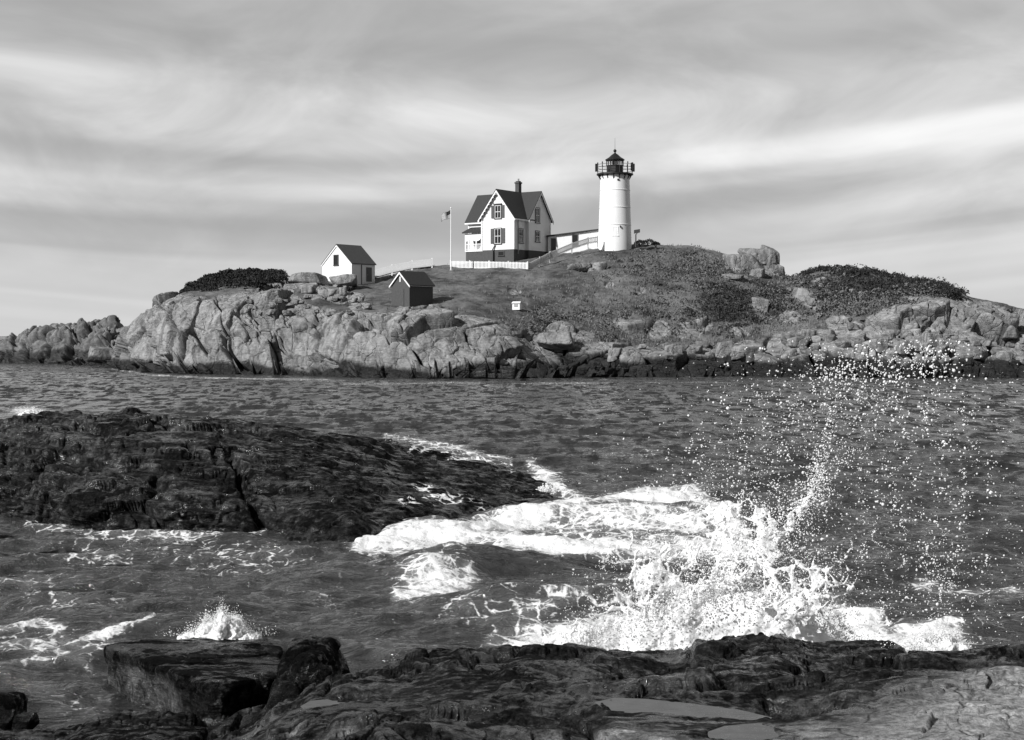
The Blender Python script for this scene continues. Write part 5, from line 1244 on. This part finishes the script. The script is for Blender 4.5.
# boulders of the island, each at its own spot: pixel of its middle, half width, half height
isl_rock = rock_mat('boulder_granite', 0.09, 0.40, 1.2, 0.85, 0.45, 0.08, 0.14, 0.14, joints=0.6)
def irock(px, py, hw, hh_, seed, label, group=None, dy=0.5, sharp=20, amp=.05, wetz=None, depth=1.0, ic=None, d0=None, rz=None):
    P0 = hit(px, py, 2.5); dd_ = (P0.y if d0 is None else d0); k = dd_ / F
    c = unproj(px, py, dd_ + hw * k * depth * dy)
    rzv = (seed * 1.7) % 3.1 if rz is None else rz
    return rock('boulder', Vector(c), (hw * k * 1.1, hw * k * depth * 1.1, hh_ * k * 1.1), seed, isl_rock, label, group, rz=0.35 * math.sin(seed), ic=ic, sharp=sharp, amp=amp, wetz=wetz)
irock(557, 341, 20, 9, 31, 'broad pale boulder with a flat top, set apart below the grassy slope', dy=.2, ic=IC5)
irock(760, 258, 11, 9, 32, 'pale lit face of the crag on the skyline right of the lighthouse hill', dy=.5, ic=IC5)
irock(770, 262, 9, 14, 33, 'tall blocky rock forming the crag top on the skyline', dy=.3, ic=IC5)
irock(741, 263, 19, 9, 34, 'long pale rock leading left from the skyline crag', dy=.4, ic=IC5)
irock(780, 271, 5, 7, 35, 'dark small rock at the right foot of the skyline crag', dy=.5)
irock(757, 274, 8, 5, 36, 'low rock under the middle of the skyline crag', dy=.4)
irock(735, 277, 9, 3, 37, 'flat pale slab in the scrub below the skyline crag', dy=.4)
irock(580, 268, 12, 5, 38, 'pale flat outcrop on the lawn below the lighthouse, its left half', dy=.4, ic=IC5)
irock(600, 267, 6, 5, 39, 'small upright pale rock at the right end of the outcrop below the lighthouse', dy=.4)
irock(762, 306, 7, 8, 40, 'upright pale boulder standing in scrub right of the dark shrubs', dy=.4)
irock(802, 293, 8, 5, 41, 'squarish pale boulder highest on the right hand slope', dy=.4)
irock(812, 302, 5, 4, 42, 'small pale boulder just below the squarish one on the right hand slope', dy=.4)
irock(878, 346, 11, 9, 43, 'nearly round boulder behind the flying spray', dy=.3, ic=IC5, amp=.04)
irock(724, 351, 9, 10, 44, 'blocky pale boulder with a sharp right edge above the tide line', dy=.3)
irock(748, 355, 14, 11, 45, 'sloping slab boulder leaning right, next to the blocky pale one', dy=.3, ic=IC5)
irock(630, 330, 12, 10, 46, 'scrub topped boulder left of the dark shrubs above the shore', dy=.4, ic=IC5)
irock(326, 294, 8, 5, 47, 'pale round rock below the white shed, largest of the row', dy=.4)
irock(341, 292, 7, 5, 48, 'pale rock at the right end of the row below the white shed', dy=.4)
irock(309, 290, 7, 4, 49, 'pale rock at the left end of the row below the white shed', dy=.4)
irock(308, 279, 18, 6, 50, 'broad smooth rock dome left of the white shed', dy=.5, ic=IC5)
irock(345, 281, 13, 5, 51, 'low rock hump hiding the foot of the white shed', dy=.3, d0=166, ic=IC5)
irock(101, 355, 14, 9, 52, 'smooth rounded boulder at the left foot of the island cliff', dy=.3, ic=IC5, d0=183, wetz=1.4, amp=.04)
rr = np.random.default_rng(99); k = 0
while k < 78:      # tumbled blocks along the shore right of the cliff
    x = rr.uniform(590, 1035); s = rr.lognormal(math.log(5.2), .42); yv = np.interp(x, [590, 700, 800, 900, 1035], [357, 356, 349, 342, 352]) + rr.normal(0, 8)
    if 868 < x < 890 or 712 < x < 765: 
        if rr.random() < .7: continue
    irock(x, yv, s, s * rr.uniform(.55, .95), 200 + k, 'grey block among the jumble of boulders along the shore below the scrub', 'tumbled blocks along the island shore', dy=.25, sharp=rr.choice([14, 20, 30]), amp=.06, wetz=rr.uniform(.9, 2.2))
    k += 1
rr = np.random.default_rng(123)
for k in range(26):   # stones on the upper right slope
    x = rr.uniform(770, 870); yv = rr.uniform(282, 325); s = rr.uniform(1.6, 4)
    irock(x, yv, s, s * .65, 400 + k, 'pale stone half buried in the scrub on the right hand slope', 'pale stones in the scrub', dy=.3)
for k in range(24):
    x = rr.uniform(250, 372); yv = rr.uniform(296, 316); s = rr.uniform(1.8, 4.5)
    irock(x, yv, s, s * .6, 500 + k, 'loose grey stone along the top of the left cliff', 'loose stones on the cliff top', dy=.3)

# ------------------------------------------------------------------ plants
class Leaves:
    def __init__(s): s.V = []; s.Fc = []; s.n = 0
    def add(s, C, size, r_, up=0.0, blade=None):
        C = np.asarray(C); k = len(C); a = r_.normal(size=(k, 3)); a /= np.linalg.norm(a, axis=1, keepdims=True)
        e = r_.normal(size=(k, 3)); e -= (e * a).sum(1, keepdims=True) * a; e /= np.linalg.norm(e, axis=1, keepdims=True)
        if blade is not None:
            e = np.stack((r_.normal(0, .25, k), r_.normal(0, .25, k), np.ones(k)), -1); th = r_.uniform(0, 6.28, k); a = np.stack((np.cos(th), np.sin(th), 0 * th), -1)
            sz = size * r_.uniform(.6, 1.3, k); w = blade * r_.uniform(.6, 1.4, k)
            v = np.stack((C - a * w[:, None], C + a * w[:, None], C + e * sz[:, None] + a * .1 * w[:, None]), 1); nv = 3
            s.Fc.append((np.arange(k * 3).reshape(k, 3)) + s.n)
        else:
            sz = (size * r_.uniform(.6, 1.4, k))[:, None]; w = sz * .55
            v = np.stack((C - e * sz, C + a * w, C + e * sz, C - a * w), 1); nv = 4
            q = np.arange(k * 4).reshape(k, 4) + s.n; s.Fc.append(q)
        s.V.append(v.reshape(-1, 3)); s.n += k * nv
    def build(s, name, mat, parent=None): return mesh_np(name, np.concatenate(s.V), np.concatenate(s.Fc), mat, parent, False)
def clump_points(r_, C, size, n):
    """points crowded towards the skin of an uneven mound"""
    u = r_.normal(size=(n, 3)); u /= np.linalg.norm(u, axis=1, keepdims=True); u[:, 2] = np.abs(u[:, 2])
    rad = r_.uniform(.55, 1.0, n) ** .5 * (1 + .28 * fbm(u * 2.2 + C[0], 3, 700))
    return C + u * rad[:, None] * np.asarray(size)
def shrub(name, C, size, seed, mat, label, n, leaf, group=None):
    r_ = np.random.default_rng(seed); C = np.asarray(C, float)
    o = empty(name, C, 0, label, 'shrub', group); q = Leaves(); q.add(clump_points(r_, np.zeros(3), size, n), leaf, r_); q.build('foliage', mat, o)
    st_ = MB()
    for k in range(5):
        a = r_.uniform(0, 6.28); st_.tube([(0.1 * size[0] * math.cos(a), 0.1 * size[1] * math.sin(a), -.3), (.5 * size[0] * math.cos(a), .5 * size[1] * math.sin(a), size[2] * .6)], .05, 5)
    st_.build('stem', trim_dark, o); return o

# dark juniper thicket on the left skyline: overlapping mounds grown into one mass
r_ = np.random.default_rng(5); J = Leaves(); jp = []
for k in range(60):
    t_ = (k + .5) / 60; x = 184 + 98 * t_; topy = np.interp(x, [180, 192, 209, 232, 262, 280, 289], [296, 283, 274.5, 269.5, 268.5, 270, 274]); boty = np.interp(x, [180, 200, 232, 250, 262, 289], [299, 297, 296, 289, 281, 277])
    for yv in np.arange(topy + 2.5, boty, 4.5):
        fr = (yv - topy) / max(1, boty - topy); dq = 178 - 12 * fr + r_.normal(0, .4)
        c = unproj(x + r_.normal(0, 1), yv, dq); J.add(clump_points(r_, c - np.array((0, 0, .35)), np.array((.8, .9, .62)) * r_.uniform(.65, 1.35), 260), .13, r_)
tag(J.build('juniper_thicket', juniper_leaf), 'long dark juniper thicket along the left skyline of the island', 'shrub thicket')
c = hit(645, 244.5, 2); 
for i, (x, yv, w, h_) in enumerate([(640, 243.8, .8, .5), (649, 243.8, 1.0, .62), (656, 244.6, .6, .35)]):
    shrub('low_shrub', unproj(x, yv, 184.5 + .4 * i), (w, .6, h_), 40 + i, juniper_leaf, ('low dark shrub touching the foot of the lighthouse on its right', 'widest of the low dark shrubs right of the lighthouse', 'smallest low dark shrub, farthest right of the lighthouse')[i], 420, .09, 'low shrubs right of the lighthouse')

# scrub on the slopes
def scatter_pts(r_, n, fn):
    """random surface points of the island visible rows weighted by fn(px,py)"""
    ii = r_.integers(n_low + 60, n_low + 62 * 3 + 60 + 132 + 8, n * 6); jj = r_.integers(3, nx - 3, n * 6)
    w = fn(ipx[ii, jj], ipy[ii, jj]) * gr[ii, jj]
    k = r_.random(len(ii)) < w; return ISL[ii[k], jj[k]][:n]
r_ = np.random.default_rng(8)
def g2(px, py, cx, cy, rx, ry): return np.exp(-((px - cx) / rx) ** 2 - ((py - cy) / ry) ** 2)
pts = scatter_pts(r_, 3600, lambda x, y_: np.clip(g2(x, y_, 728, 306, 36, 18) + .6 * g2(x, y_, 690, 270, 60, 12) + 1.0 * g2(x, y_, 840, 298, 50, 18) + .9 * g2(x, y_, 915, 292, 40, 8) + .6 * g2(x, y_, 800, 300, 30, 12) + .35 * g2(x, y_, 660, 320, 60, 16) + .5 * g2(x, y_, 560, 325, 30, 10), 0, 1))
L1 = Leaves(); L1b = Leaves()
q1, q2 = proj(pts)
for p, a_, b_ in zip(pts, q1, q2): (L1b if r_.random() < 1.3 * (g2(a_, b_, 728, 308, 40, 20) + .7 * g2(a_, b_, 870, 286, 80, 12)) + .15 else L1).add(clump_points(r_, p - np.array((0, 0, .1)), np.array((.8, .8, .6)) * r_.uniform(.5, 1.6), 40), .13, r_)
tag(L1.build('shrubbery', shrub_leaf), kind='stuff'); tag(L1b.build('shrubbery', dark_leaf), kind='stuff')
# bushes along the right skyline, one by one
rs = np.random.default_rng(61); xsb = np.concatenate([np.linspace(806, 960, 26) + rs.normal(0, 1.5, 26), rs.uniform(830, 955, 16)])
for i, x in enumerate(xsb):
    yb = np.interp(x, [800, 815, 835, 862, 890, 920, 945, 962, 970], [275, 270, 268, 269, 276, 282, 287, 292, 296]) + (0 if i < 26 else rs.uniform(3, 8)); dq = np.interp(x, [800, 835, 890, 920, 970], [178, 175, 168, 163, 153]) - (0 if i < 26 else 3)
    shrub('skyline_bush', unproj(x, yb + 2, dq), np.array((.75, .8, .62)) * rs.uniform(.7, 1.25), 900 + i, dark_leaf, 'dark leafy bush in the hedge like row along the right skyline', 420, .10, 'bushes along the right skyline')
# tall pale grass
pts = scatter_pts(r_, 17000, lambda x, y_: np.clip(.75 * g2(x, y_, 640, 300, 90, 28) + .5 * g2(x, y_, 600, 335, 120, 14) + .45 * g2(x, y_, 720, 325, 90, 20) + .5 * g2(x, y_, 800, 310, 80, 24) + .4 * g2(x, y_, 700, 262, 80, 14) + .02, 0, 1))
L2 = Leaves(); L2.add(pts, .30, r_, blade=.05); tag(L2.build('grass', grass_blade), kind='stuff')
